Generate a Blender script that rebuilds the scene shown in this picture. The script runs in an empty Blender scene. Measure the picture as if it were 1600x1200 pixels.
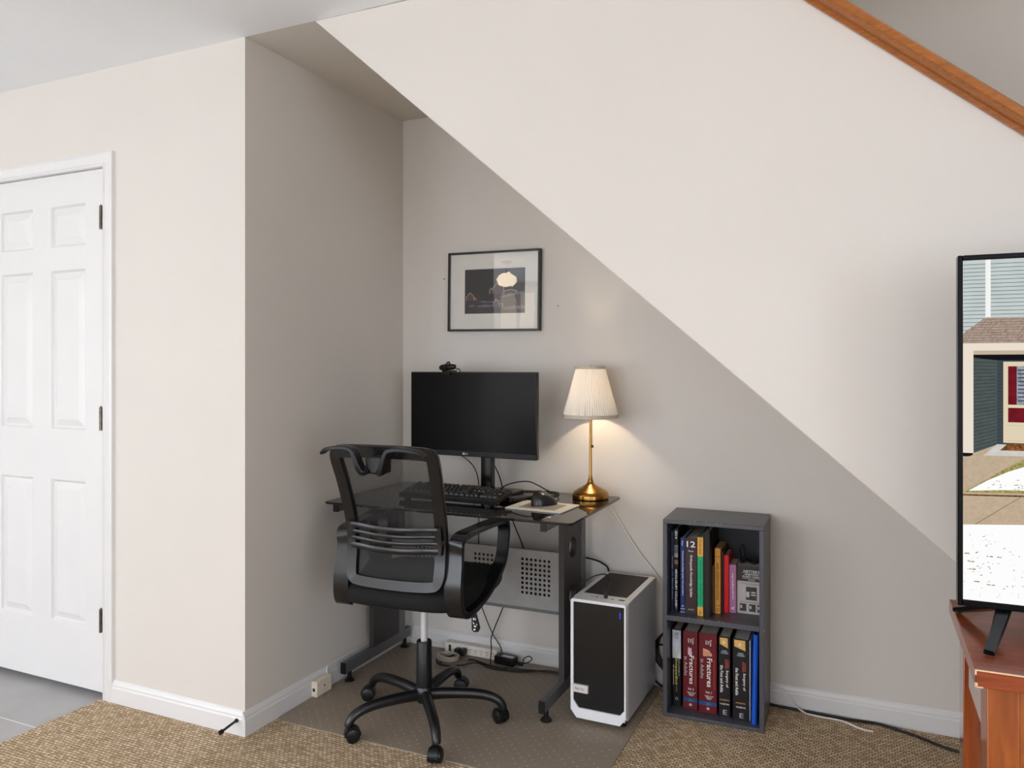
import bpy, bmesh, math, random
from mathutils import Vector, Matrix
random.seed(7)
SC = bpy.context.scene
COL = SC.collection
PI = math.pi
def R(a): return math.radians(a)

# ------------------------------------------------------------------ materials
def lin(c):
    return tuple((v/255/12.92 if v/255 <= .04045 else ((v/255+.055)/1.055)**2.4) for v in c)
MATS = {}
def new_mat(name):
    m = bpy.data.materials.new(name); m.use_nodes = True
    nt = m.node_tree; nt.nodes.clear()
    out = nt.nodes.new('ShaderNodeOutputMaterial')
    return m, nt, out
def node(nt, t, **kw):
    n = nt.nodes.new(t)
    for k, v in kw.items():
        if hasattr(n, k): setattr(n, k, v)
        else: n.inputs[k].default_value = v
    return n
def pm(name, rgb, rough=.5, metal=0, var=.06, scale=30, bump=0, bscale=200, spec=.5, coat=0, emit=0, stretch=None):
    """principled material whose colour is gently mottled by procedural noise"""
    if name in MATS: return MATS[name]
    m, nt, out = new_mat(name)
    b = node(nt, 'ShaderNodeBsdfPrincipled', Roughness=rough, Metallic=metal)
    b.inputs['Specular IOR Level'].default_value = spec
    b.inputs['Coat Weight'].default_value = coat
    c = lin(rgb)
    tc = node(nt, 'ShaderNodeTexCoord')
    src = tc.outputs['Object']
    if stretch:
        mp = node(nt, 'ShaderNodeMapping'); mp.inputs['Scale'].default_value = stretch
        nt.links.new(src, mp.inputs['Vector']); src = mp.outputs['Vector']
    nz = node(nt, 'ShaderNodeTexNoise', Scale=scale, Detail=3.0)
    nt.links.new(src, nz.inputs['Vector'])
    rp = node(nt, 'ShaderNodeValToRGB')
    rp.color_ramp.elements[0].position = .3; rp.color_ramp.elements[1].position = .7
    rp.color_ramp.elements[0].color = tuple(max(0, v*(1-var)) for v in c)+(1,)
    rp.color_ramp.elements[1].color = tuple(min(1, v*(1+var)) for v in c)+(1,)
    nt.links.new(nz.outputs['Fac'], rp.inputs['Fac'])
    nt.links.new(rp.outputs['Color'], b.inputs['Base Color'])
    if bump:
        n2 = node(nt, 'ShaderNodeTexNoise', Scale=bscale, Detail=2.0)
        nt.links.new(src, n2.inputs['Vector'])
        bp = node(nt, 'ShaderNodeBump', Strength=bump, Distance=.002)
        nt.links.new(n2.outputs['Fac'], bp.inputs['Height'])
        nt.links.new(bp.outputs['Normal'], b.inputs['Normal'])
    if emit:
        nt.links.new(rp.outputs['Color'], b.inputs['Emission Color'])
        b.inputs['Emission Strength'].default_value = emit
    nt.links.new(b.outputs[0], out.inputs[0])
    MATS[name] = m
    return m
def emission(name, rgb, strength=1.0, var=0, scale=60):
    if name in MATS: return MATS[name]
    m, nt, out = new_mat(name)
    e = node(nt, 'ShaderNodeEmission', Strength=strength)
    c = lin(rgb)
    if var:
        tc = node(nt, 'ShaderNodeTexCoord')
        nz = node(nt, 'ShaderNodeTexNoise', Scale=scale, Detail=4.0)
        nt.links.new(tc.outputs['Object'], nz.inputs['Vector'])
        rp = node(nt, 'ShaderNodeValToRGB')
        rp.color_ramp.elements[0].position = .35; rp.color_ramp.elements[1].position = .65
        rp.color_ramp.elements[0].color = tuple(v*(1-var) for v in c)+(1,)
        rp.color_ramp.elements[1].color = tuple(v*(1+var) for v in c)+(1,)
        nt.links.new(nz.outputs['Fac'], rp.inputs['Fac']); nt.links.new(rp.outputs['Color'], e.inputs['Color'])
    else:
        e.inputs['Color'].default_value = c+(1,)
    nt.links.new(e.outputs[0], out.inputs[0])
    MATS[name] = m
    return m
def wood(name, dark, light, rough=.35, scale=6, stretch=(1, 8, 8), coat=.3):
    m, nt, out = new_mat(name)
    b = node(nt, 'ShaderNodeBsdfPrincipled', Roughness=rough); b.inputs['Coat Weight'].default_value = coat
    b.inputs['Coat Roughness'].default_value = .12
    tc = node(nt, 'ShaderNodeTexCoord'); mp = node(nt, 'ShaderNodeMapping'); mp.inputs['Scale'].default_value = stretch
    nt.links.new(tc.outputs['Object'], mp.inputs['Vector'])
    nz = node(nt, 'ShaderNodeTexNoise', Scale=scale, Detail=8.0, Distortion=.8)
    nt.links.new(mp.outputs['Vector'], nz.inputs['Vector'])
    rp = node(nt, 'ShaderNodeValToRGB'); e = rp.color_ramp.elements
    e[0].position = .35; e[1].position = .65; e[0].color = lin(dark)+(1,); e[1].color = lin(light)+(1,)
    nt.links.new(nz.outputs['Fac'], rp.inputs['Fac']); nt.links.new(rp.outputs['Color'], b.inputs['Base Color'])
    nt.links.new(b.outputs[0], out.inputs[0])
    MATS[name] = m
    return m

PAINT = pm('wall_paint', (210, 204, 196), .62, var=.015, scale=2.0, bump=.12, bscale=220, spec=.3)
CEIL = pm('ceiling_paint', (240, 243, 246), .8, var=.01, scale=3, bump=.1, bscale=150, spec=.2)
WHITE = pm('trim_white', (217, 215, 213), .32, var=.01, scale=8)
BLACKP = pm('black_plastic', (15, 15, 16), .36, var=.15, scale=60, bump=.05, bscale=900, spec=.35)
BLACKG = pm('black_gloss', (9, 9, 10), .16, var=.1)
BLACKM = pm('black_powder_metal', (16, 16, 17), .33, var=.1, spec=.6)
CABLE = pm('black_cable', (9, 8, 8), .45, spec=.3)
WCABLE = pm('white_cable', (222, 217, 208), .45)
GREYM = pm('grey_steel', (104, 104, 106), .42, metal=.35, var=.06, scale=90)
CHROME = pm('chrome', (205, 205, 208), .12, metal=1, var=.02)
BRASS = pm('brushed_brass', (158, 116, 60), .24, metal=1, var=.12, scale=12, stretch=(1, 1, 30))
DARKV = pm('void_black', (4, 4, 4), .7)

# ------------------------------------------------------------------ mesh builder
class MB:
    def __init__(s): s.v = []; s.f = []; s.mi = []
    def add(s, vs, fs, mi=0):
        o = len(s.v); s.v += [tuple(p) for p in vs]
        for f in fs: s.f.append(tuple(i+o for i in f)); s.mi.append(mi)
        return s
    def box(s, x0, x1, y0, y1, z0, z1, mi=0):
        v = [(x, y, z) for z in (z0, z1) for y in (y0, y1) for x in (x0, x1)]
        return s.add(v, [(0, 2, 3, 1), (4, 5, 7, 6), (0, 1, 5, 4), (2, 6, 7, 3), (0, 4, 6, 2), (1, 3, 7, 5)], mi)
    def prism(s, poly, axis, a, b, mi=0):
        """poly: 2D points; axis the extrusion axis ('x': (y,z), 'y': (x,z), 'z': (x,y))"""
        def mk(p, t): return (t, p[0], p[1]) if axis == 'x' else (p[0], t, p[1]) if axis == 'y' else (p[0], p[1], t)
        n = len(poly); v = [mk(p, a) for p in poly]+[mk(p, b) for p in poly]
        f = [tuple(range(n-1, -1, -1)), tuple(range(n, 2*n))]+[(i, (i+1) % n, n+(i+1) % n, n+i) for i in range(n)]
        return s.add(v, f, mi)
    def cyl(s, p0, p1, r0, r1=None, seg=20, mi=0, caps=True):
        r1 = r0 if r1 is None else r1
        p0 = Vector(p0); p1 = Vector(p1); d = (p1-p0).normalized()
        u = d.orthogonal().normalized(); w = d.cross(u)
        v = []
        for p, r in ((p0, r0), (p1, r1)):
            for k in range(seg):
                a = 2*PI*k/seg; v.append(p+u*r*math.cos(a)+w*r*math.sin(a))
        f = [(k, (k+1) % seg, seg+(k+1) % seg, seg+k) for k in range(seg)]
        if caps: f += [tuple(range(seg-1, -1, -1)), tuple(range(seg, 2*seg))]
        return s.add(v, f, mi)
    def lathe(s, prof, c=(0, 0, 0), seg=40, ripple=0, nrip=0, mi=0, close=False):
        v = []; n = len(prof)
        for k in range(seg):
            a = 2*PI*k/seg
            m = 1+ripple*math.cos(a*nrip)
            for r, z in prof: v.append((c[0]+r*m*math.cos(a), c[1]+r*m*math.sin(a), c[2]+z))
        f = []
        rng = n if close else n-1
        for k in range(seg):
            k2 = (k+1) % seg
            for i in range(rng):
                j = (i+1) % n
                f.append((k*n+i, k2*n+i, k2*n+j, k*n+j))
        return s.add(v, f, mi)
    def tube(s, pts, r, seg=8, smooth=6, closed=False, mi=0):
        pts = [Vector(p) for p in pts]
        rs = r if isinstance(r, (list, tuple)) else [r]*len(pts)
        P = []; RR = []
        n = len(pts)
        if smooth > 1 and n > 2:
            rng = n if closed else n-1
            for i in range(rng):
                if closed: a, b, c, d = pts[(i-1) % n], pts[i], pts[(i+1) % n], pts[(i+2) % n]
                else: a, b, c, d = pts[max(i-1, 0)], pts[i], pts[i+1], pts[min(i+2, n-1)]
                for k in range(smooth):
                    t = k/smooth
                    P.append(.5*((2*b)+(c-a)*t+(2*a-5*b+4*c-d)*t*t+(3*b-a-3*c+d)*t**3))
                    RR.append(rs[i]*(1-t)+rs[(i+1) % n]*t)
            if not closed: P.append(pts[-1]); RR.append(rs[-1])
        else: P = pts; RR = list(rs)
        N = len(P); v = []; u = None
        for i in range(N):
            if closed: d = P[(i+1) % N]-P[(i-1) % N]
            else: d = P[min(i+1, N-1)]-P[max(i-1, 0)]
            if d.length < 1e-9: d = Vector((0, 0, 1))
            d.normalize()
            u = d.orthogonal() if u is None else u-d*u.dot(d)
            if u.length < 1e-6: u = d.orthogonal()
            u.normalize(); w = d.cross(u)
            for k in range(seg):
                a = 2*PI*k/seg; v.append(P[i]+(u*math.cos(a)+w*math.sin(a))*RR[i])
        f = []
        for i in range(N if closed else N-1):
            j = (i+1) % N
            for k in range(seg):
                k2 = (k+1) % seg; f.append((i*seg+k, i*seg+k2, j*seg+k2, j*seg+k))
        if not closed: f += [tuple(range(seg-1, -1, -1)), tuple(range((N-1)*seg, N*seg))]
        return s.add(v, f, mi)
    def band(s, pts, wdirs, ws, ts, closed=False, mi=0, smooth=5):
        """flat strap swept along pts; wdirs = width direction; ws/ts = width and thickness"""
        n = len(pts); pts = [Vector(p) for p in pts]
        if not isinstance(wdirs, list): wdirs = [wdirs]*n
        wdirs = [Vector(w) for w in wdirs]
        if not isinstance(ws, list): ws = [ws]*n
        if not isinstance(ts, list): ts = [ts]*n
        P = []; W = []; A = []; T = []
        for i in range(n if closed else n-1):
            ids = [(i-1) % n, i, (i+1) % n, (i+2) % n] if closed else [max(i-1, 0), i, i+1, min(i+2, n-1)]
            a, b, c, d = [pts[k] for k in ids]
            for k in range(smooth):
                t = k/smooth
                P.append(.5*((2*b)+(c-a)*t+(2*a-5*b+4*c-d)*t*t+(3*b-a-3*c+d)*t**3))
                j = ids[2]
                W.append(wdirs[i].lerp(wdirs[j], t)); A.append(ws[i]*(1-t)+ws[j]*t); T.append(ts[i]*(1-t)+ts[j]*t)
        if not closed: P.append(pts[-1]); W.append(wdirs[-1]); A.append(ws[-1]); T.append(ts[-1])
        N = len(P); v = []
        for i in range(N):
            d = (P[(i+1) % N]-P[(i-1) % N]) if closed else (P[min(i+1, N-1)]-P[max(i-1, 0)])
            d.normalize(); w = W[i]-d*W[i].dot(d); w.normalize(); nn = d.cross(w)
            w = w*A[i]/2; nn = nn*T[i]/2
            c1 = 1-min(.35, .004/max(A[i], .001)); h1 = .62
            v += [P[i]+w*c1+nn, P[i]+w+nn*h1, P[i]+w-nn*h1, P[i]+w*c1-nn, P[i]-w*c1-nn, P[i]-w-nn*h1, P[i]-w+nn*h1, P[i]-w*c1+nn]
        f = []
        for i in range(N if closed else N-1):
            j = (i+1) % N
            for k in range(8): f.append((i*8+k, i*8+(k+1) % 8, j*8+(k+1) % 8, j*8+k))
        if not closed: f += [tuple(range(7, -1, -1)), tuple(range((N-1)*8, N*8))]
        return s.add(v, f, mi)
    def build(s, name, mat, parent=None, bevel=0, seg=2, smooth=True, angle=35, loc=None, rotz=None, solid=0):
        me = bpy.data.meshes.new(name)
        me.from_pydata(s.v, [], s.f)
        for m in (mat if isinstance(mat, (list, tuple)) else [mat]): me.materials.append(m)
        me.polygons.foreach_set('material_index', s.mi)
        bm = bmesh.new(); bm.from_mesh(me); bmesh.ops.recalc_face_normals(bm, faces=bm.faces); bm.to_mesh(me); bm.free()
        if smooth:
            me.shade_smooth(); me.set_sharp_from_angle(angle=R(angle))
        o = bpy.data.objects.new(name, me); COL.objects.link(o)
        if parent: o.parent = parent
        if loc: o.location = loc
        if rotz is not None: o.rotation_euler = (0, 0, rotz)
        if solid:
            md = o.modifiers.new('solid', 'SOLIDIFY'); md.thickness = solid; md.offset = 0
        if bevel:
            md = o.modifiers.new('bevel', 'BEVEL'); md.width = bevel; md.segments = seg; md.limit_method = 'ANGLE'; md.angle_limit = R(40)
        return o
def tag(o, label, cat, group=None, kind=None):
    o['label'] = label; o['category'] = cat
    if group: o['group'] = group
    if kind: o['kind'] = kind
    return o
def thing(name, label, cat, loc=(0, 0, 0), rotz=0, group=None):
    o = bpy.data.objects.new(name, None); COL.objects.link(o)
    o.empty_display_size = .05
    o.location = loc; o.rotation_euler = (0, 0, rotz)
    return tag(o, label, cat, group)
def struct(o, label=None, cat=None):
    o['kind'] = 'structure'
    if label: o['label'] = label
    if cat: o['category'] = cat
    return o
def lettering(name, body, w, h, origin, xd, yd, mat, parent, off=.0004, keep=False, bold=0):
    """flat printed lettering: body fitted to a w x h rectangle centred at origin, reading along xd, upright along yd"""
    cu = bpy.data.curves.new(name, 'FONT'); cu.body = body; cu.size = 1; cu.resolution_u = 2
    cu.align_x = 'CENTER'; cu.space_line = .85; cu.offset = bold
    t = bpy.data.objects.new('t', cu); COL.objects.link(t)
    bpy.context.view_layer.update()
    me = bpy.data.meshes.new_from_object(t.evaluated_get(bpy.context.evaluated_depsgraph_get()))
    bpy.data.objects.remove(t); bpy.data.curves.remove(cu)
    xs = [v.co.x for v in me.vertices]; ys = [v.co.y for v in me.vertices]
    cx, cy = (min(xs)+max(xs))/2, (min(ys)+max(ys))/2
    sx, sy = w/(max(xs)-min(xs)), h/(max(ys)-min(ys))
    if keep: sx = sy = min(sx, sy)
    X = Vector(xd).normalized(); Y = Vector(yd).normalized(); Z = X.cross(Y); O = Vector(origin)
    for v in me.vertices:
        v.co = O+X*(v.co.x-cx)*sx+Y*(v.co.y-cy)*sy+Z*off
    me.name = name; me.materials.clear(); me.materials.append(mat)
    o = bpy.data.objects.new(name, me); COL.objects.link(o); o.parent = parent
    return o

# ------------------------------------------------------------------ the place
YA, YC, XB, ZC = 2.058, 3.072, -1.956, 2.428      # door wall, back wall, alcove side wall, ceiling
XL, XR, YR, ZT = -5.8, 3.2, -3.6, 4.9             # rest of the room behind the camera, top of the stairwell
ST = lambda x: 2.339-.8636*(x+1.552)              # underside line of the stair

# floor -------------------------------------------------------------
def tile_mat():
    m, nt, out = new_mat('grey_floor_tile')
    b = node(nt, 'ShaderNodeBsdfPrincipled', Roughness=.45)
    tc = node(nt, 'ShaderNodeTexCoord')
    mp = node(nt, 'ShaderNodeMapping'); mp.inputs['Location'].default_value = (2.67, -1.803+.6*4, 0)
    nt.links.new(tc.outputs['Object'], mp.inputs['Vector'])
    br = node(nt, 'ShaderNodeTexBrick', offset=0.0)
    br.inputs['Scale'].default_value = 1; br.inputs['Brick Width'].default_value = 1.2; br.inputs['Row Height'].default_value = .6
    br.inputs['Mortar Size'].default_value = .0022; br.inputs['Mortar Smooth'].default_value = .1
    br.inputs['Color1'].default_value = lin((172, 170, 168))+(1,); br.inputs['Color2'].default_value = lin((166, 165, 164))+(1,)
    br.inputs['Mortar'].default_value = lin((225, 223, 220))+(1,)
    nt.links.new(mp.outputs['Vector'], br.inputs['Vector'])
    nz = node(nt, 'ShaderNodeTexNoise', Scale=6.0, Detail=6.0); nt.links.new(tc.outputs['Object'], nz.inputs['Vector'])
    mx = node(nt, 'ShaderNodeMixRGB', blend_type='OVERLAY'); mx.inputs['Fac'].default_value = .18
    nt.links.new(br.outputs['Color'], mx.inputs['Color1']); nt.links.new(nz.outputs['Fac'], mx.inputs['Color2'])
    nt.links.new(mx.outputs['Color'], b.inputs['Base Color']); nt.links.new(b.outputs[0], out.inputs[0])
    return m
def sisal_mat():
    m, nt, out = new_mat('woven_sisal')
    b = node(nt, 'ShaderNodeBsdfPrincipled', Roughness=.9); b.inputs['Specular IOR Level'].default_value = .15
    tc = node(nt, 'ShaderNodeTexCoord')
    mp = node(nt, 'ShaderNodeMapping'); mp.inputs['Rotation'].default_value = (0, 0, R(0))
    nz0 = node(nt, 'ShaderNodeTexNoise', Scale=35.0, Detail=2.0); nt.links.new(tc.outputs['Object'], nz0.inputs['Vector'])
    mxv = node(nt, 'ShaderNodeMixRGB'); mxv.inputs['Fac'].default_value = .012
    nt.links.new(tc.outputs['Object'], mp.inputs['Vector']); nt.links.new(mp.outputs['Vector'], mxv.inputs['Color1']); nt.links.new(nz0.outputs['Color'], mxv.inputs['Color2'])
    br = node(nt, 'ShaderNodeTexBrick', offset=0.5)
    br.inputs['Scale'].default_value = 1; br.inputs['Brick Width'].default_value = .017; br.inputs['Row Height'].default_value = .0115
    br.inputs['Mortar Size'].default_value = .0018; br.inputs['Mortar Smooth'].default_value = .9
    br.inputs['Color1'].default_value = lin((224, 204, 174))+(1,); br.inputs['Color2'].default_value = lin((186, 160, 126))+(1,)
    br.inputs['Mortar'].default_value = lin((112, 88, 62))+(1,)
    nt.links.new(mxv.outputs['Color'], br.inputs['Vector'])
    nz = node(nt, 'ShaderNodeTexNoise', Scale=260.0, Detail=2.0); nt.links.new(tc.outputs['Object'], nz.inputs['Vector'])
    mx = node(nt, 'ShaderNodeMixRGB', blend_type='OVERLAY'); mx.inputs['Fac'].default_value = .35
    nt.links.new(br.outputs['Color'], mx.inputs['Color1']); nt.links.new(nz.outputs['Fac'], mx.inputs['Color2'])
    nt.links.new(mx.outputs['Color'], b.inputs['Base Color'])
    bp = node(nt, 'ShaderNodeBump', Strength=.9, Distance=.004, invert=True)
    nt.links.new(br.outputs['Fac'], bp.inputs['Height']); nt.links.new(bp.outputs['Normal'], b.inputs['Normal'])
    nt.links.new(b.outputs[0], out.inputs[0])
    return m
TILE, SISAL = tile_mat(), sisal_mat()
f = MB().box(XL-.1, XR+.1, YR-.1, 3.3, -.12, -.008).build('floor', TILE)
struct(f)
c = MB().box(-2.672, XR, YR, YC, -.008, 0).build('floor', SISAL)
struct(c)

# walls -------------------------------------------------------------
DL, DR, DT = -3.425, -2.655, 2.056                # door opening
w = MB().box(XL, DL, YA, YA+.12, -.008, ZC).box(DL, DR, YA, YA+.12, DT, ZC).box(DR, XB, YA, YA+.12, -.008, ZC)
struct(w.build('wall_left', PAINT))
struct(MB().box(DL-.3, DR+.3, YA+.7, YA+.76, -.008, ZC).build('wall_closet', PAINT))
struct(MB().box(XB-.12, XB, YA+.12, YC, -.008, ZC).build('wall_alcove', PAINT))
struct(MB().box(XB-.12, XR, YC, YC+.12, -.008, ZT).build('wall_back', PAINT))
# stair side wall: a solid triangle that starts at the ceiling and runs down to the right
panel = [(-1.655, ZC), (1.156, 0), (2.39, 0), (2.39, .045), (-.39, ZC-.005), (-.45, ZC)]
struct(MB().prism(panel, 'y', YA, YA+.11).build('wall_stair', PAINT, bevel=.003))
sof = [(-1.655, ZC), (1.156, 0), (1.36, 0), (-1.452, ZC)]
struct(MB().prism(sof, 'y', YA+.11, YC).build('wall_stair_underside', PAINT))
struct(MB().box(-1.75, XR, YA, YA+.11, ZC+.06, ZT).build('wall_stair_upper', PAINT))
struct(MB().box(-1.86, -1.75, YA, YC, ZC+.06, ZT).build('wall_stair_end', PAINT))
RW = (-2.9, -.7, .3, 2.15)
struct(MB().box(XR, XR+.1, YR, RW[0], -.008, ZT).box(XR, XR+.1, RW[1], YC+.12, -.008, ZT).box(XR, XR+.1, RW[0], RW[1], -.008, RW[2]).box(XR, XR+.1, RW[0], RW[1], RW[3], ZT).build('wall_right', PAINT))
LWN = (-3.3, -1.3, .2, 2.2)
struct(MB().box(XL-.1, XL, YR, LWN[0], -.008, ZC).box(XL-.1, XL, LWN[1], YA+.12, -.008, ZC).box(XL-.1, XL, LWN[0], LWN[1], -.008, LWN[2]).box(XL-.1, XL, LWN[0], LWN[1], LWN[3], ZC).build('wall_far_left', PAINT))
struct(MB().box(XL-.1, XR+.1, YR-.1, YA, ZC, ZC+.1).build('ceiling', CEIL))
struct(MB().box(XB-.12, -1.45, YA, YC, ZC, ZC+.1).build('ceiling_alcove', PAINT))
struct(MB().box(-1.86, XR+.1, YA, YC+.12, ZT, ZT+.1).build('ceiling_stair', CEIL))
# rear wall with windows
WIN = [(-4.67, -4.0, .05, 2.36), (-3.75, -2.35, .2, 2.2), (-1.6, -.1, .1, 2.2), (.8, 2.6, .1, 2.2)]
w = MB(); xs = XL
for a, b, z0, z1 in WIN:
    w.box(xs, a, YR-.1, YR, -.008, ZC); w.box(a, b, YR-.1, YR, -.008, z0); w.box(a, b, YR-.1, YR, z1, ZC); xs = b
w.box(xs, XR, YR-.1, YR, -.008, ZC)
struct(w.build('wall_rear', PAINT))
WL = [3.2, 10, 8.5, 4, 8, 9]
for i, (a, b, z0, z1) in enumerate(WIN+[RW, LWN]):
    e = thing('window_%d' % (i+1), 'window', 'window', ((a+b)/2, YR, z0)); e['kind'] = 'structure'
    if i == 4: e.location = (XR, (a+b)/2, z0); e.rotation_euler = (0, 0, R(-90))
    if i == 5: e.location = (XL, (a+b)/2, z0); e.rotation_euler = (0, 0, R(90))
    del e['label']; del e['category']
    W, H = (b-a)/2, z1-z0
    m = MB()
    m.box(-W, -W+.06, -.08, .02, 0, H).box(W-.06, W, -.08, .02, 0, H).box(-W+.06, W-.06, -.08, .02, 0, .06).box(-W+.06, W-.06, -.08, .02, H-.06, H)
    m.box(-.02, .02, -.06, 0, .06, H-.06).box(-W+.06, W-.06, -.06, 0, H/2-.02, H/2+.02)
    m.build('window_frame', WHITE, e)
    MB().box(-W+.06, W-.06, -.075, -.07, .06, H-.06).build('sky_pane', emission('daylight_%d' % i, (236, 243, 255) if i else (255, 240, 222), WL[i]), e)
# wood cap on the stair wall
dirv = Vector((1, 0, -.8546)).normalized(); nrm = Vector((.8546, 0, 1)).normalized()
CAPW = wood('honey_oak', (138, 78, 20), (168, 98, 32), .3, 10, (2, 24, 24))
def capline(x0, x1, prof):
    m = MB(); v = []
    for x in (x0, x1):
        b = Vector((x, 0, 2.063-.8546*(x-.032)))
        for y, h in prof: v.append(b+nrm*h+Vector((0, y, 0)))
    n = len(prof)
    m.add(v, [tuple(range(n)), tuple(range(2*n-1, n-1, -1))]+[(i, (i+1) % n, n+(i+1) % n, n+i) for i in range(n)])
    return m
cap = capline(-.42, 2.37, [(YA-.009, -.006), (YA-.009, .004), (YA-.04, .008), (YA-.046, .013), (YA-.046, .027), (YA-.04, .032), (YA+.14, .032), (YA+.146, .026), (YA+.146, .008), (YA+.122, -.006)]).build('trim_1', CAPW)
struct(cap)
# baseboards
bp = [(0, -.008), (.014, -.008), (.014, .056), (.011, .062), (.011, .068), (.007, .078), (.003, .084), (0, .084)]
struct(MB().prism([(YA-d, z) for d, z in bp], 'x', -2.617, XB).build('baseboard_left', WHITE, smooth=False))
struct(MB().prism([(XB+d, z) for d, z in bp], 'y', YA-.014, YC).build('baseboard_alcove', WHITE, smooth=False))
struct(MB().prism([(YC-d, z) for d, z in bp], 'x', XB+.014, 1.05).build('baseboard_back', WHITE, smooth=False))

# door --------------------------------------------------------------
D = thing('door_1', 'x', 'x', (0, 0, 0)); D['kind'] = 'structure'; del D['label']; del D['category']
dx0, dx1, dz0, dz1, dy = -3.413, -2.668, .018, 2.049, YA+.006
m = MB(); m.box(dx0, dx1, dy+.0125, dy+.036, dz0, dz1)
cols = [(-3.306, -3.092), (-2.989, -2.776)]; rows = [(.255, .832), (1.025, 1.671), (1.756, 1.929)]
xs = [dx0, cols[0][0], cols[0][1], cols[1][0], cols[1][1], dx1]; zs = [dz0]+[q for r in rows for q in r]+[dz1]
for i in range(5):
    for j in range(7):
        if i in (1, 3) and j in (1, 3, 5):
            x0, x1, z0, z1 = xs[i], xs[i+1], zs[j], zs[j+1]
            ring = [(0, 0), (.005, .001), (.013, .0115), (.018, .0115), (.044, .002)]
            v = []
            for o_, d_ in ring: v += [(x0+o_, dy+d_, z0+o_), (x1-o_, dy+d_, z0+o_), (x1-o_, dy+d_, z1-o_), (x0+o_, dy+d_, z1-o_)]
            fs = []
            for k in range(len(ring)-1):
                for q in range(4): fs.append((4*k+q, 4*k+(q+1) % 4, 4*k+4+(q+1) % 4, 4*k+4+q))
            k = 4*(len(ring)-1); fs.append((k, k+1, k+2, k+3)); m.add(v, fs)
        else:
            m.add([(xs[i], dy, zs[j]), (xs[i+1], dy, zs[j]), (xs[i+1], dy, zs[j+1]), (xs[i], dy, zs[j+1])], [(0, 1, 2, 3)])
m.add([(dx0, dy, dz0), (dx1, dy, dz0), (dx1, dy+.012, dz0), (dx0, dy+.012, dz0)], [(0, 1, 2, 3)])
m.add([(dx1, dy, dz0), (dx1, dy, dz1), (dx1, dy+.012, dz1), (dx1, dy+.012, dz0)], [(0, 1, 2, 3)])
m.add([(dx0, dy, dz1), (dx1, dy, dz1), (dx1, dy+.012, dz1), (dx0, dy+.012, dz1)], [(0, 1, 2, 3)])
m.build('door_leaf', WHITE, D, angle=20)
STEEL = pm('hinge_steel', (100, 92, 80), .35, metal=.9, var=.4, scale=60)
for z in (1.857, 1.079, .299):
    m = MB(); m.box(-2.69, -2.668, dy-.002, dy+.004, z-.044, z+.044)
    m.cyl((-2.679, dy-.009, z-.045), (-2.679, dy-.009, z+.045), .0065, seg=12)
    for k in (-.018, .018): m.cyl((-2.679, dy-.009, z+k-.001), (-2.679, dy-.009, z+k+.001), .0072, seg=12)
    m.cyl((-2.679, dy-.009, z+.045), (-2.679, dy-.009, z+.05), .004, .002, seg=10)
    m.build('hinge', STEEL, D)
cp = [(0, 0), (0, .012), (.008, .016), (.014, .011), (.042, .017), (.052, .013), (.055, 0)]  # (offset from opening, projection)
def casing():
    m = MB(); n = len(cp); v = []
    pts = [(DR-.004, -.004, 1, 0), (DR-.004, DT-.004, 1, 1), (DL+.004, DT-.004, -1, 1), (DL+.004, -.004, -1, 0)]
    for x, z, sx, sz in pts:
        for o_, p_ in cp: v.append((x+sx*o_, YA-p_, z+sz*o_))
    fs = []
    for k in range(3):
        for i in range(n-1): fs.append((k*n+i, k*n+i+1, (k+1)*n+i+1, (k+1)*n+i))
    fs += [tuple(range(n)), tuple(range(3*n, 4*n))]
    return m.add(v, fs)
struct(casing().build('trim_2', WHITE, angle=20))
j = MB().box(DR-.006, DR+.0, YA-.002, YA+.12, -.008, DT).box(DL, DL+.006, YA-.002, YA+.12, -.008, DT).box(DL+.006, DR-.006, YA-.002, YA+.12, DT-.005, DT)
struct(j.build('trim_3', WHITE))

# doorstop at the bottom of the left wall
t = thing('doorstop', 'small black rod doorstop fixed to the white baseboard left of the wall corner', 'doorstop', (-1.979, YA-.014, .052))
MB().cyl((0, 0, 0), (0, -.005, 0), .007, seg=14).build('base', BLACKM, t)
MB().cyl((0, -.006, 0), (.004, -.072, -.006), .0045, seg=10).build('rod', BLACKM, t)
MB().cyl((.004, -.072, -.006), (.0045, -.082, -.007), .008, seg=14).build('tip', BLACKP, t)
# telephone jack box
t = thing('phone_jack_box', 'cream surface-mount phone jack box on the alcove baseboard', 'phone jack', (XB+.0145, 2.44, .004))
CREAM = pm('cream_plastic', (228, 218, 196), .4)
MB().box(0, .027, -.046, .046, 0, .06).build('housing', CREAM, t, bevel=.003)
MB().box(.008, .018, -.0468, -.046, .022, .034).build('socket', DARKV, t)
MB().cyl((.027, 0, .033), (.0278, 0, .033), .004, seg=12).build('screw', STEEL, t)

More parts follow.
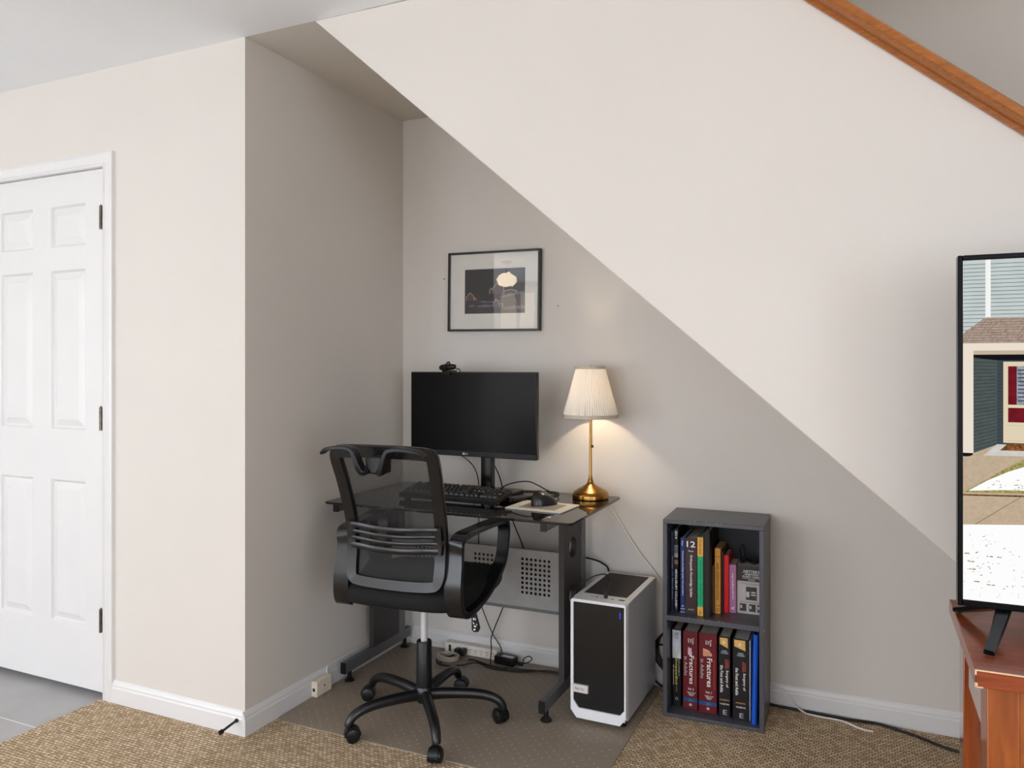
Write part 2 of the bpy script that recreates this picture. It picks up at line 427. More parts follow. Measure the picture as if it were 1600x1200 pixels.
# chair mat ---------------------------------------------------------
def mat_plastic():
    m, nt, out = new_mat('clear_chair_mat')
    tc = node(nt, 'ShaderNodeTexCoord')
    vo = node(nt, 'ShaderNodeTexVoronoi', Scale=34.0, Randomness=0.12)
    mp = node(nt, 'ShaderNodeMapping'); mp.inputs['Rotation'].default_value = (0, 0, R(45)); mp.inputs['Scale'].default_value = (1, 1, 0)
    nt.links.new(tc.outputs['Object'], mp.inputs['Vector']); nt.links.new(mp.outputs['Vector'], vo.inputs['Vector'])
    lt = node(nt, 'ShaderNodeMath', operation='LESS_THAN'); lt.inputs[1].default_value = .11
    nt.links.new(vo.outputs['Distance'], lt.inputs[0])
    col = node(nt, 'ShaderNodeMixRGB'); col.inputs['Color1'].default_value = lin((176, 162, 146))+(1,); col.inputs['Color2'].default_value = lin((230, 220, 205))+(1,)
    nt.links.new(lt.outputs[0], col.inputs['Fac'])
    b = node(nt, 'ShaderNodeBsdfPrincipled', Roughness=.38); nt.links.new(col.outputs['Color'], b.inputs['Base Color'])
    nz = node(nt, 'ShaderNodeTexNoise', Scale=120.0); nt.links.new(tc.outputs['Object'], nz.inputs['Vector'])
    bpn = node(nt, 'ShaderNodeBump', Strength=.25, Distance=.002); nt.links.new(nz.outputs['Fac'], bpn.inputs['Height']); nt.links.new(bpn.outputs['Normal'], b.inputs['Normal'])
    tr = node(nt, 'ShaderNodeBsdfTransparent'); tr.inputs['Color'].default_value = lin((235, 222, 206))+(1,)
    mx = node(nt, 'ShaderNodeMixShader'); mx.inputs['Fac'].default_value = .6
    nt.links.new(tr.outputs[0], mx.inputs[1]); nt.links.new(b.outputs[0], mx.inputs[2]); nt.links.new(mx.outputs[0], out.inputs[0])
    return m
def rrect(x0, x1, y0, y1, r, n=6):
    p = []
    for cx, cy, a0 in ((x1-r, y1-r, 0), (x0+r, y1-r, 90), (x0+r, y0+r, 180), (x1-r, y0+r, 270)):
        for k in range(n+1): p.append((cx+r*math.cos(R(a0+90*k/n)), cy+r*math.sin(R(a0+90*k/n))))
    return p
o = MB().prism(rrect(-1.938, -.73, 2.19, 3.054, .035), 'z', .0005, .004).build('chair_mat', mat_plastic())
tag(o, 'translucent brown plastic chair mat with studs under the desk and office chair', 'chair mat')

# ------------------------------------------------------------------ desk
GLASS = None
def desk_glass():
    m, nt, out = new_mat('smoked_glass')
    b = node(nt, 'ShaderNodeBsdfPrincipled', Roughness=.03)
    b.inputs['IOR'].default_value = 1.5
    tc = node(nt, 'ShaderNodeTexCoord'); nz = node(nt, 'ShaderNodeTexNoise', Scale=3.0); nt.links.new(tc.outputs['Object'], nz.inputs['Vector'])
    rp = node(nt, 'ShaderNodeValToRGB'); rp.color_ramp.elements[0].color = lin((20, 15, 12))+(1,); rp.color_ramp.elements[1].color = lin((28, 22, 17))+(1,)
    nt.links.new(nz.outputs['Fac'], rp.inputs['Fac']); nt.links.new(rp.outputs['Color'], b.inputs['Base Color'])
    nt.links.new(b.outputs[0], out.inputs[0]); return m
ZD = .752
DX0, DX1, DY0, DY1 = -1.925, -.893, 2.446, 3.036
dk = thing('desk', 'computer desk with smoked glass top on grey steel end frames in the alcove', 'desk', ((DX0+DX1)/2, (DY0+DY1)/2, 0))
ox, oy = (DX0+DX1)/2, (DY0+DY1)/2
MB().prism([(x-ox, y-oy) for x, y in rrect(DX0, DX1, DY0, DY1, .02)], 'z', ZD-.009, ZD).build('desktop', desk_glass(), dk, bevel=.0015)
DKP = pm('dark_panel', (52, 46, 43), .5, var=.1)
for X, nm in ((-1.04, 'R'), (-1.902, 'L')):
    fr = MB().box(X-.011-ox, X+.011-ox, 2.545-oy, 3.035-oy, .045, .088).build('foot_rail', GREYM, dk, bevel=.002)
    MB().box(X-.012-ox, X+.012-ox, 2.541-oy, 2.546-oy, .044, .089).build('end_cap', BLACKP, fr, bevel=.001)
    for y in (2.585, 3.0):
        MB().lathe([(0, .004), (.021, .004), (.021, .008), (.009, .02), (.009, .045), (0, .045)], (X-ox, y-oy, 0), 18).build('leveling_foot', BLACKP, fr)
    MB().box(X-.013-ox, X+.013-ox, 2.935-oy, 2.985-oy, .088, .71).build('post', GREYM, dk, bevel=.003)
    # dark plate with two round cut-outs
    hc = [(2.838, .577), (2.838, .388)]; hr = .04
    m = MB()
    def plate(yf, yr_, z0, z1, holes, xa, xb):
        ys = sorted({yf, yr_}); zsplit = [z0]
        hs = sorted(holes, key=lambda q: q[1])
        for (cy, cz) in hs: zsplit += [cz-.05, cz+.05]
        zsplit.append(z1)
        for k in range(len(zsplit)-1):
            a, b = zsplit[k], zsplit[k+1]
            hole = [h for h in hs if a < h[1] < b]
            if not hole: m.box(xa, xb, yf-oy, yr_-oy, a, b); continue
            cy, cz = hole[0]; N = 24
            for xx in (xa, xb):
                out_, inn = [], []
                for q in range(N):
                    an = 2*PI*q/N; cxx, szz = math.cos(an), math.sin(an)
                    sc = min(((yr_-cy) if cxx > 0 else (cy-yf))/max(abs(cxx), 1e-6), .05/max(abs(szz), 1e-6))
                    out_.append((xx, cy+cxx*sc-oy, cz+szz*sc)); inn.append((xx, cy+cxx*hr-oy, cz+szz*hr))
                m.add(out_+inn, [(q, (q+1) % N, N+(q+1) % N, N+q) for q in range(N)])
            ri = [(xa, cy+math.cos(2*PI*q/N)*hr-oy, cz+math.sin(2*PI*q/N)*hr) for q in range(N)]
            ro = [(xb, p[1], p[2]) for p in ri]
            m.add(ri+ro, [(q, (q+1) % N, N+(q+1) % N, N+q) for q in range(N)])
            for yy in (yf, yr_):
                m.add([(xa, yy-oy, a), (xb, yy-oy, a), (xb, yy-oy, b), (xa, yy-oy, b)], [(0, 1, 2, 3)])
    plate(2.74, 2.935, .088, .71, hc, X-.011-ox, X+.011-ox)
    m.build('side_plate', DKP, dk)
    bx = -1.005 if nm == 'R' else -1.885
    br = MB().box(bx-.011-ox, bx+.011-ox, 2.475-oy, 3.01-oy, .711, ZD-.0095).build('support_arm', GREYM, dk, bevel=.002)
    MB().box(bx-.012-ox, bx+.012-ox, 2.471-oy, 2.476-oy, .710, ZD-.0098).build('end_cap', BLACKP, br, bevel=.001)
    for y in (2.53, 2.97):
        MB().cyl((bx-ox, y-oy, ZD), (bx-ox, y-oy, ZD+.0012), .013, seg=18).build('mounting_disc', CHROME, dk)
# perforated modesty panel
m = MB()
PY, PX0, PX1, PZ0, PZ1 = 2.87, -1.885, -1.052, .305, .538
pitch, rh = .0193, .0062
cl = [(-1.258, 7), (-1.473, 5), (-1.76, 7)]
rowz = [.500-k*pitch for k in range(8)]
def perf(x0, x1, z0, z1, nx):
    N = 8
    cxs = [x0+pitch/2+i*pitch for i in range(nx)]
    for cx_ in cxs:
        for cz in rowz:
            o_, i_ = [], []
            for q in range(N):
                an = 2*PI*(q+.5)/N; c_, s_ = math.cos(an), math.sin(an); sc = pitch/2/max(abs(c_), abs(s_))
                o_.append((cx_+c_*sc-ox, PY-oy, cz+s_*sc)); i_.append((cx_+c_*rh-ox, PY-oy, cz+s_*rh))
            crn = [(cx_+a*pitch/2-ox, PY-oy, cz+b*pitch/2) for a, b in ((1, 1), (-1, 1), (-1, -1), (1, -1))]
            m.add(o_+i_, [(q, (q+1) % N, N+(q+1) % N, N+q) for q in range(N)])
            m.add(crn+[o_[0], o_[1], o_[2], o_[3], o_[4], o_[5], o_[6], o_[7]], [(0, 5, 4), (1, 7, 6), (2, 9, 8), (3, 11, 10)])
def quad(x0, x1, z0, z1): m.add([(x0-ox, PY-oy, z0), (x1-ox, PY-oy, z0), (x1-ox, PY-oy, z1), (x0-ox, PY-oy, z1)], [(0, 1, 2, 3)])
zt, zb = rowz[0]+pitch/2, rowz[-1]-pitch/2
quad(PX0, PX1, zt, PZ1); quad(PX0, PX1, PZ0, zb)
segs = sorted((a-pitch/2, n) for a, n in cl); x = PX0
for a, n in segs:
    quad(x, a, zb, zt); perf(a, a+n*pitch, zb, zt, n); x = a+n*pitch
quad(x, PX1, zb, zt)
m.add([(PX0-ox, PY-oy, PZ0), (PX1-ox, PY-oy, PZ0), (PX1-ox, PY-.014-oy, PZ0-.008), (PX0-ox, PY-.014-oy, PZ0-.008)], [(0, 1, 2, 3)])
m.add([(PX0-ox, PY-oy, PZ1), (PX1-ox, PY-oy, PZ1), (PX1-ox, PY+.012-oy, PZ1), (PX0-ox, PY+.012-oy, PZ1)], [(0, 1, 2, 3)])
m.build('modesty_panel', pm('light_grey_steel', (150, 148, 146), .45, metal=.3, var=.06, scale=25), dk, solid=.0015, smooth=False)
MB().box(PX0+.02-ox, PX1-.02-ox, PY+.012-oy, PY+.016-oy, PZ0+.02, PZ1-.012).build('panel_backing', BLACKM, dk)  # black sheet added so the holes look dark, standing in for shade behind

# ------------------------------------------------------------------ monitor
mo = thing('monitor', 'wide black flat monitor on a pole stand above the keyboard', 'monitor', (-1.458, 2.815, ZD), R(-2.6))
MW, MH, mz = .296, .347, .160
MB().box(-MW, MW, -.012, .012, mz, mz+MH).build('housing', BLACKP, mo, bevel=.003)
scr = pm('screen_off', (12, 11, 11), .26, var=.05, scale=4, spec=.16)
MB().box(-MW+.004, MW-.004, -.0128, -.0118, mz+.022, mz+MH-.005).build('screen', scr, mo)
lg = MB().cyl((-.035, -.0121, mz+.011), (-.035, -.0128, mz+.011), .0048, seg=18).build('logo', pm('logo_grey', (200, 198, 196), .4), mo)
lettering('logo_letters', 'LG', .012, .0075, (-.023, -.0124, mz+.011), (1, 0, 0), (0, 0, 1), pm('logo_grey', (200, 198, 196), .4), mo, bold=.01)
MB().box(-.12, .12, .012, .03, mz+.09, mz+.25).build('rear_cover', BLACKP, mo, bevel=.006)
st = MB().prism([(x+.02, y+.095) for x, y in rrect(-.026, .026, -.02, .02, .008)], 'z', .012, mz+.17)
st.box(-.01, .05, .028, .08, mz+.13, mz+.17)
st.build('pole', BLACKG, mo)
MB().prism(rrect(-.135, .155, -.02, .175, .02), 'z', .0008, .012).build('base_plate', BLACKG, mo, bevel=.002)
# webcam clipped to the monitor's top edge
wc = thing('webcam', 'small black webcam clipped on the top edge of the monitor', 'webcam', (-1.572, 2.822, ZD+mz+MH), R(-10))
MB().box(-.02, .02, -.022, .03, .0005, .006).box(-.02, .02, -.022, -.019, -.014, .001).build('clip', BLACKP, wc, bevel=.002)
m = MB()
m.tube([(-.042, -.006, .014), (-.03, -.008, .018), (0, -.01, .02), (.028, -.008, .021), (.04, -.004, .023)], [.007, .0125, .014, .012, .007], seg=14)
m.build('body', BLACKP, wc)
MB().cyl((0, -.02, .02), (0, -.027, .02), .009, .0085, seg=18).build('lens', BLACKG, wc)
MB().tube([(-.02, 0, .026), (-.012, .004, .038), (-.004, .006, .04), (.0, .006, .03)], .0035, seg=8).build('shutter', BLACKP, wc)
MB().tube([(.03, .01, .012), (.042, .012, .012), (.046, .014, .004), (.046, .022, -.012), (.03, .03, -.05)], .0022).build('cable', CABLE, wc)

# ------------------------------------------------------------------ keyboard
kb = thing('keyboard', 'black full-size mechanical keyboard on the glass desk under the monitor', 'keyboard', (-1.468, 2.685, ZD), R(-1.5))
TL = R(8)
def ktilt(y, z): return (y*math.cos(TL)-z*math.sin(TL), .013+y*math.sin(TL)+z*math.cos(TL)+.075*math.sin(TL))
KW, KD = .217, .073
prof = [ktilt(-KD, -.006), ktilt(KD, -.006), ktilt(KD, .012), ktilt(-KD, .012)]
MB().prism(prof, 'x', -KW, KW).build('case', BLACKP, kb, bevel=.002)
PLATE = pm('keyboard_plate', (64, 62, 60), .35, metal=.6)
MB().prism([ktilt(-KD+.003, .012), ktilt(KD-.003, .012), ktilt(KD-.003, .0135), ktilt(-KD+.003, .0135)], 'x', -KW+.001, KW-.001).build('top_plate', PLATE, kb)
for s in (-1, 1):
    MB().box(s*.18-.012, s*.18+.012, .055, .062, .0005, .016).build('foot', BLACKP, kb)
    MB().box(s*.18-.012, s*.18+.012, -.07, -.06, .0005, .012).build('foot', BLACKP, kb)
KEY = pm('keycap', (40, 38, 37), .38, var=.1)
u = .0187
rowsK = [
 [(0, 1), (2, 1), (3, 1), (4, 1), (5, 1), (6.5, 1), (7.5, 1), (8.5, 1), (9.5, 1), (11, 1), (12, 1), (13, 1), (14, 1), (15.25, 1), (16.25, 1), (17.25, 1)],
 [(i, 1) for i in range(13)]+[(13, 2), (15.25, 1), (16.25, 1), (17.25, 1), (18.5, 1), (19.5, 1), (20.5, 1), (21.5, 1)],
 [(0, 1.5)]+[(1.5+i, 1) for i in range(12)]+[(13.5, 1.5), (15.25, 1), (16.25, 1), (17.25, 1), (18.5, 1), (19.5, 1), (20.5, 1)],
 [(0, 1.75)]+[(1.75+i, 1) for i in range(11)]+[(12.75, 2.25), (18.5, 1), (19.5, 1), (20.5, 1), (21.5, 1)],
 [(0, 2.25)]+[(2.25+i, 1) for i in range(10)]+[(12.25, 2.75), (16.25, 1), (18.5, 1), (19.5, 1), (20.5, 1)],
 [(0, 1.25), (1.25, 1.25), (2.5, 1.25), (3.75, 6.25), (10, 1.25), (11.25, 1.25), (12.5, 1.25), (13.75, 1.25), (15.25, 1), (16.25, 1), (17.25, 1), (18.5, 2), (20.5, 1), (21.5, 1)]]
keymesh = {}
nk = 0; rest = MB()
for ri, row in enumerate(rowsK):
    yk = .058-ri*.0205
    for x0, wk in row:
        cx = -.2095+(x0+wk/2)*u
        hw = wk*u/2-.0013
        b0, b1, h = hw, hw-.0028, .0088
        vv = []
        for (q, y0_, z_) in ((b0, .0083, .0138), (b1, .006, .0138+h)):
            for sx, sy in ((-1, -1), (1, -1), (1, 1), (-1, 1)):
                yy, zz = ktilt(sy*y0_, z_); vv.append((sx*q, yy, zz))
        fs = [(0, 1, 2, 3), (4, 5, 6, 7), (0, 1, 5, 4), (1, 2, 6, 5), (2, 3, 7, 6), (3, 0, 4, 7)]
        dz = yk*math.sin(TL); dyk = yk*math.cos(TL)
        nk += 1
        if ri == 0 and 2 <= x0 <= 5:
            rest.add([(a_+cx, b_+dyk, c_+dz) for a_, b_, c_ in vv], fs); continue
        if wk not in keymesh:
            keymesh[wk] = MB().add(vv, fs).build('key', KEY, kb, bevel=.0008); o = keymesh[wk]
        else:
            o = keymesh[wk].copy(); COL.objects.link(o); o.parent = kb
        o.location = (cx, dyk, dz)
ro = rest.build('key', KEY, kb); ro['kind'] = 'stuff'
# small black gadget right of the keyboard
hb = thing('usb_hub', 'small black box lying on the desk just right of the keyboard', 'usb hub', (-1.232, 2.765, ZD), R(62))
MB().box(-.055, .055, -.022, .022, .0005, .02).build('body', BLACKP, hb, bevel=.004)
MB().box(-.04, .04, -.0226, -.0222, .006, .013).build('port', BLACKG, hb)
MB().tube([(-.055, 0, .01), (-.075, .006, .01), (-.085, .006, .005), (-.1, .0, .004)], .0025).build('cable', CABLE, hb)

# ------------------------------------------------------------------ mouse, pad
mp_ = thing('mouse_pad', 'white and grey mouse pad near the right end of the desk', 'mouse pad', (-1.096, 2.69, ZD), R(-3))
PADW = pm('pad_white', (216, 210, 200), .6)
MB().prism(rrect(-.115, .115, -.092, .09, .008), 'z', .0005, .004).build('base', [PADW], mp_)
MB().prism(rrect(-.115, .115, -.092, .09, .008), 'z', .0003, .0012).build('rubber_backing', BLACKP, mp_)
MB().prism(rrect(-.075, .075, -.06, .058, .002), 'z', .004, .0044).build('printed_panel', pm('pad_grey', (142, 135, 124), .6, var=.1, scale=15), mp_)
ms = thing('mouse', 'black ergonomic computer mouse on the white mouse pad', 'mouse', (-1.1, 2.715, ZD+.0045), R(-35))
m = MB(); v = []; NA, NB = 24, 9
for j in range(NB+1):
    t_ = j/NB; ph = t_*PI/2
    for i in range(NA):
        a = 2*PI*i/NA
        rx, ry = .031, .055
        k = math.cos(ph)**.55 if j < NB else 0
        xx = rx*math.copysign(abs(math.cos(a))**.8, math.cos(a))*k; yy = ry*math.copysign(abs(math.sin(a))**.85, math.sin(a))*k
        hh = .048*math.sin(ph)**.9*(1-.35*(yy/ry)-.25*(yy/ry)**2)*(1-.22*xx/rx)
        v.append((xx, yy, max(hh, 0)+.0005))
fs = [(j*NA+i, j*NA+(i+1) % NA, (j+1)*NA+(i+1) % NA, (j+1)*NA+i) for j in range(NB) for i in range(NA)]+[tuple(range(NA-1, -1, -1))]
m.add(v, fs).build('shell', pm('mouse_black', (26, 25, 25), .3, var=.1), ms, angle=60)
MB().cyl((-.004, .034, .028), (.004, .034, .028), .009, seg=16).build('scroll_wheel', pm('wheel_grey', (60, 60, 60), .4), ms)
mc = []
for p_ in [(-1.068, 2.762, .766), (-1.07, 2.79, .768), (-1.10, 2.82, .782), (-1.145, 2.83, .797), (-1.172, 2.83, .809), (-1.214, 2.83, .822), (-1.267, 2.83, .816), (-1.318, 2.83, .7985), (-1.345, 2.845, .772), (-1.352, 2.88, .7555), (-1.34, 2.93, .7555)]:
    d_ = Vector(p_)-Vector(ms.location); c_, s_ = math.cos(R(35)), math.sin(R(35))
    mc.append((d_.x*c_-d_.y*s_, d_.x*s_+d_.y*c_, d_.z))
MB().tube(mc, .0024, seg=8).build('cord', CABLE, ms)
o = MB().tube([(-1.3, 2.86, ZD+.004), (-1.33, 2.95, ZD+.004), (-1.295, 2.99, ZD+.003), (-1.22, 3.015, ZD+.003), (-1.165, 3.012, ZD+.003), (-1.14, 2.97, ZD+.003), (-1.15, 2.91, ZD+.003), (-1.175, 2.87, ZD+.003)], .0024).build('usb_cable', CABLE)
tag(o, 'thin black cable looping on the desk behind the mouse', 'cable')

# ------------------------------------------------------------------ lamp
lp = thing('table_lamp', 'lit brass table lamp with white pleated shade on the desk corner', 'table lamp', (-.995, 2.95, ZD))
MB().lathe([(0, 0.0005), (.071, .0005), (.073, .003), (.0735, .016), (.0725, .019), (.069, .025), (.063, .031), (.060, .033), (.05, .038), (.047, .041), (.034, .046), (.031, .049), (.02, .055), (.015, .060), (.0115, .067), (.0105, .072), (.0105, .074), (0, .074)], seg=56).build('base', BRASS, lp, angle=25)
MB().lathe([(.0112, .073), (.0085, .078), (.0072, .088), (.0055, .096), (.0052, .36), (.01, .365), (.01, .39), (0, .39)], seg=24).build('stem', BRASS, lp)
def shade_mat():
    m, nt, out = new_mat('pleated_shade')
    d = node(nt, 'ShaderNodeBsdfDiffuse'); t_ = node(nt, 'ShaderNodeBsdfTranslucent'); mx = node(nt, 'ShaderNodeMixShader'); mx.inputs['Fac'].default_value = .13
    tc = node(nt, 'ShaderNodeTexCoord'); nz = node(nt, 'ShaderNodeTexNoise', Scale=200.0); nt.links.new(tc.outputs['Object'], nz.inputs['Vector'])
    rp = node(nt, 'ShaderNodeValToRGB'); rp.color_ramp.elements[0].color = (.66, .62, .56, 1); rp.color_ramp.elements[1].color = (.74, .71, .66, 1)
    nt.links.new(nz.outputs['Fac'], rp.inputs['Fac'])
    for q in (d, t_): nt.links.new(rp.outputs['Color'], q.inputs['Color'])
    nt.links.new(d.outputs[0], mx.inputs[1]); nt.links.new(t_.outputs[0], mx.inputs[2]); nt.links.new(mx.outputs[0], out.inputs[0])
    return m
SH0, SH1, RB, RT = .324, .531, .110, .0575
m = MB().lathe([(RB-.001, SH0+.012), (RB*.6+RT*.4, SH0+(SH1-SH0)*.4), (RT+.001, SH1-.008)], seg=480, ripple=.02, nrip=68)
m.build('lamp_shade', shade_mat(), lp, angle=80)
TRIMF = pm('shade_trim', (196, 184, 166), .8)
MB().lathe([(RB+.0015, SH0), (RB+.0012, SH0+.014), (RB-.0025, SH0+.014), (RB-.0025, SH0)], seg=64, close=True).build('bottom_trim', TRIMF, lp)
MB().lathe([(RT+.003, SH1-.012), (RT+.0015, SH1), (RT-.0015, SH1), (RT-.0015, SH1-.012)], seg=64, close=True).build('top_trim', TRIMF, lp)
m = MB()
for k in range(3):
    a = 2*PI*k/3+.4; m.cyl((0, 0, SH1-.045), (RT*math.cos(a), RT*math.sin(a), SH1-.006), .0013, seg=6)
m.cyl((0, 0, SH1-.05), (0, 0, SH1+.003), .004, seg=10)
m.build('shade_carrier', BRASS, lp)
MB().lathe([(0, .39), (.012, .392), (.014, .405), (.025, .43), (.03, .455), (.024, .475), (0, .485)], seg=24).build('bulb', emission('bulb_glow', (255, 220, 175), 10), lp)
MB().cyl((.014, -.016, .375), (.014, -.016, .215), .0008, seg=6).build('pull_chain', BRASS, lp)
MB().lathe([(0, -.006), (.004, -.003), (.0045, .001), (.002, .006), (0, .007)], (.014, -.016, .21), 12).build('pull_knob', BLACKG, lp)
cord = [(-.965, 3.02, ZD+.0025), (-.955, 3.034, ZD+.003), (-.951, 3.045, ZD-.01), (-.949, 3.053, .718), (-.937, 3.055, .690), (-.891, 3.057, .621), (-.8215, 3.056, .523), (-.764, 3.057, .457), (-.717, 3.058, .38), (-.69, 3.056, .25), (-.66, 3.048, .09), (-.62, 3.04, .006)]
o = MB().tube([(-.972, 3.0225, ZD+.0032)]+cord[1:], .0036).build('lamp_cord', WCABLE)
tag(o, 'white lamp cord trailing from the desk corner down the wall behind the bookcase', 'cord')

# ------------------------------------------------------------------ framed picture
pf = thing('picture_frame', 'black framed print of night houses with a white mat on the wall', 'picture', (-1.4805, YC, 1.437), 0)
FW, FH, FD = .2235, .352, .028
m = MB()
m.box(-FW, -FW+.009, -FD, 0, 0, FH).box(FW-.009, FW, -FD, 0, 0, FH).box(-FW+.009, FW-.009, -FD, 0, 0, .009).box(-FW+.009, FW-.009, -FD, 0, FH-.009, FH)
m.build('frame', pm('frame_black', (20, 17, 15), .35), pf, bevel=.001)
def mat_board():
    m = MB(); y = -.016
    ax, bx, az, bz = -.143, .151, .078, .275
    m.box(-FW+.009, ax, y, -.002, .009, FH-.009).box(bx, FW-.009, y, -.002, .009, FH-.009).box(ax, bx, y, -.002, .009, az).box(ax, bx, y, -.002, bz, FH-.009)
    return m
mat_board().build('mat_board', pm('mat_cream', (222, 217, 206), .8, var=.01), pf)
NIGHT = pm('print_night', (44, 38, 42), .7, var=.12, scale=18)
PR = MB().box(-.143, .151, -.012, -.002, .078, .275).build('print', NIGHT, pf)
INK = [pm('ink_snow', (112, 108, 116), .7, var=.3, scale=40), pm('ink_line', (226, 200, 176), .7), pm('ink_house', (92, 70, 62), .7), pm('ink_ground', (58, 50, 54), .7, var=.25, scale=30)]
m = MB()
def pq(pts, mi, y=-.0125): m.add([(a, y, b) for a, b in pts], [tuple(range(len(pts)))], mi)
pq([(-.142, .079), (.15, .079), (.15, .12), (.06, .135), (-.05, .128), (-.142, .138)], 3, -.0122)
for pts in ([(-.09, .112), (-.04, .118), (0, .113), (-.02, .107), (-.07, .106)], [(-.08, .136), (-.02, .131), (.05, .137), (.02, .127), (-.05, .127)], [(-.128, .113), (-.1, .118), (-.095, .111), (-.12, .109)], [(.03, .1), (.1, .112), (.15, .108), (.15, .098), (.08, .094)], [(.02, .15), (.06, .156), (.12, .17), (.15, .172), (.15, .166), (.1, .158), (.05, .147)]):
    pq(pts, 0)
def house(x, z, w, h, y=-.0128):
    pq([(x, z), (x+w, z), (x+w, z+h*.5), (x+w/2, z+h), (x, z+h*.5)], 2, y)
    L = [(x, z), (x, z+h*.5), (x+w/2, z+h), (x+w, z+h*.5), (x+w, z)]
    for a, b in zip(L[:-1], L[1:]):
        dx, dz = b[0]-a[0], b[1]-a[1]; l = math.hypot(dx, dz); nx, nz = -dz/l*.0009, dx/l*.0009
        pq([(a[0]+nx, a[1]+nz), (b[0]+nx, b[1]+nz), (b[0]-nx, b[1]-nz), (a[0]-nx, a[1]-nz)], 1, y-.0003)
house(-.136, .138, .038, .034); house(-.002, .106, .028, .036); house(-.004, .165, .052, .052)
for x, z, w_, h_ in ((-.098, .137, .011, .012), (-.022, .165, .018, .026), (.026, .106, .018, .018), (.05, .168, .06, .014)):
    house(x, z, w_, h_)
m.build('print_drawing', INK, PR)
def pane_mat():
    m, nt, out = new_mat('picture_glass')
    g = node(nt, 'ShaderNodeBsdfGlossy', Roughness=.012); t_ = node(nt, 'ShaderNodeBsdfTransparent'); fr = node(nt, 'ShaderNodeFresnel', IOR=1.5)
    tc = node(nt, 'ShaderNodeTexCoord'); nz = node(nt, 'ShaderNodeTexNoise', Scale=25.0); nt.links.new(tc.outputs['Object'], nz.inputs['Vector'])
    bpn = node(nt, 'ShaderNodeBump', Strength=.03, Distance=.002); nt.links.new(nz.outputs['Fac'], bpn.inputs['Height']); nt.links.new(bpn.outputs['Normal'], g.inputs['Normal'])
    mx = node(nt, 'ShaderNodeMixShader'); nt.links.new(fr.outputs[0], mx.inputs['Fac']); nt.links.new(t_.outputs[0], mx.inputs[1]); nt.links.new(g.outputs[0], mx.inputs[2]); nt.links.new(mx.outputs[0], out.inputs[0])
    return m
MB().box(-FW+.009, FW-.009, -.0215, -.02, .009, FH-.009).build('glass', pane_mat(), pf)
pf.rotation_euler = (0, R(.6), 0)
# nails left in the wall
NAIL = pm('nail_dark', (50, 40, 32), .5)
for x, z, lb in ((-1.1805, 1.539, 'tiny dark nail in the wall right of the framed picture'), (-1.735, 1.68, 'tiny dark nail in the wall left of the framed picture')):
    o = MB().cyl((x, YC+.005, z), (x, YC-.005, z), .0024, seg=10).build('nail', NAIL); tag(o, lb, 'nail')

# ------------------------------------------------------------------ office chair
ch = thing('office_chair', 'black mesh-back swivel office chair on casters pulled up to the desk', 'office chair', (-1.436, 2.395, .004), R(4))
YT = [(.50, -.232), (.56, -.216), (.64, -.203), (.72, -.203), (.80, -.222), (.90, -.256), (1.02, -.306)]
def yb(z):
    for (a, p), (b, q) in zip(YT[:-1], YT[1:]):
        if z <= b or b == 1.02:
            t_ = (z-a)/(b-a); return p+(q-p)*t_
# base
for k in range(5):
    a = R(17+72*k); ca, sa = math.cos(a), math.sin(a)
    pr = [(.015, .100), (.08, .106), (.16, .107), (.22, .102), (.262, .088), (.281, .068), (.285, .055)]
    lg_ = MB().tube([(r*ca, r*sa, z) for r, z in pr], [.021, .02, .0185, .0175, .0165, .015, .0135], seg=12).build('leg', BLACKM, ch)
    X, Y = .285*ca, .285*sa
    sw = R([150, 10, 200, 40, 280][k]); oxx, oyy = .014*math.cos(sw), .014*math.sin(sw); wx, wy = -math.sin(sw), math.cos(sw)
    m = MB(); m.cyl((X, Y, .05), (X, Y, .066), .0075, seg=10)
    cx_, cy_ = X+oxx, Y+oyy
    for s in (-1, 1):
        m.cyl((cx_+wx*.004*s, cy_+wy*.004*s, .0255), (cx_+wx*.021*s, cy_+wy*.021*s, .0255), .025, .0235, seg=22)
        m.cyl((cx_+wx*.021*s, cy_+wy*.021*s, .0255), (cx_+wx*.024*s, cy_+wy*.024*s, .0255), .0235, .017, seg=22)
    hood = [(math.cos(R(q))*.028, math.sin(R(q))*.028) for q in range(-10, 200, 15)]
    N = len(hood); v = [(cx_+math.cos(sw)*(-h_[0])+wx*.0145*s, cy_+math.sin(sw)*(-h_[0])+wy*.0145*s, .0265+h_[1]) for s in (-1, 1) for h_ in hood]
    m.add(v, [tuple(range(N)), tuple(range(N, 2*N))]+[(i, (i+1) % N, N+(i+1) % N, N+i) for i in range(N)])
    m.build('caster', BLACKP, lg_)
MB().lathe([(0, .072), (.022, .072), (.03, .08), (.034, .095), (.034, .118), (.029, .13), (0, .13)], seg=28).build('hub', BLACKM, ch)
MB().lathe([(0, .12), (.029, .12), (.0275, .29), (.0255, .293), (.02, .293), (.02, .12)], seg=28).build('column_cover', BLACKP, ch)
MB().cyl((0, 0, .2), (0, 0, .45), .0125, seg=24).build('gas_cylinder', pm('satin_steel', (214, 214, 216), .3, metal=.35, var=.02), ch)
MB().box(-.075, .075, -.12, .11, .44, .472).build('tilt_mechanism', BLACKM, ch, bevel=.006)
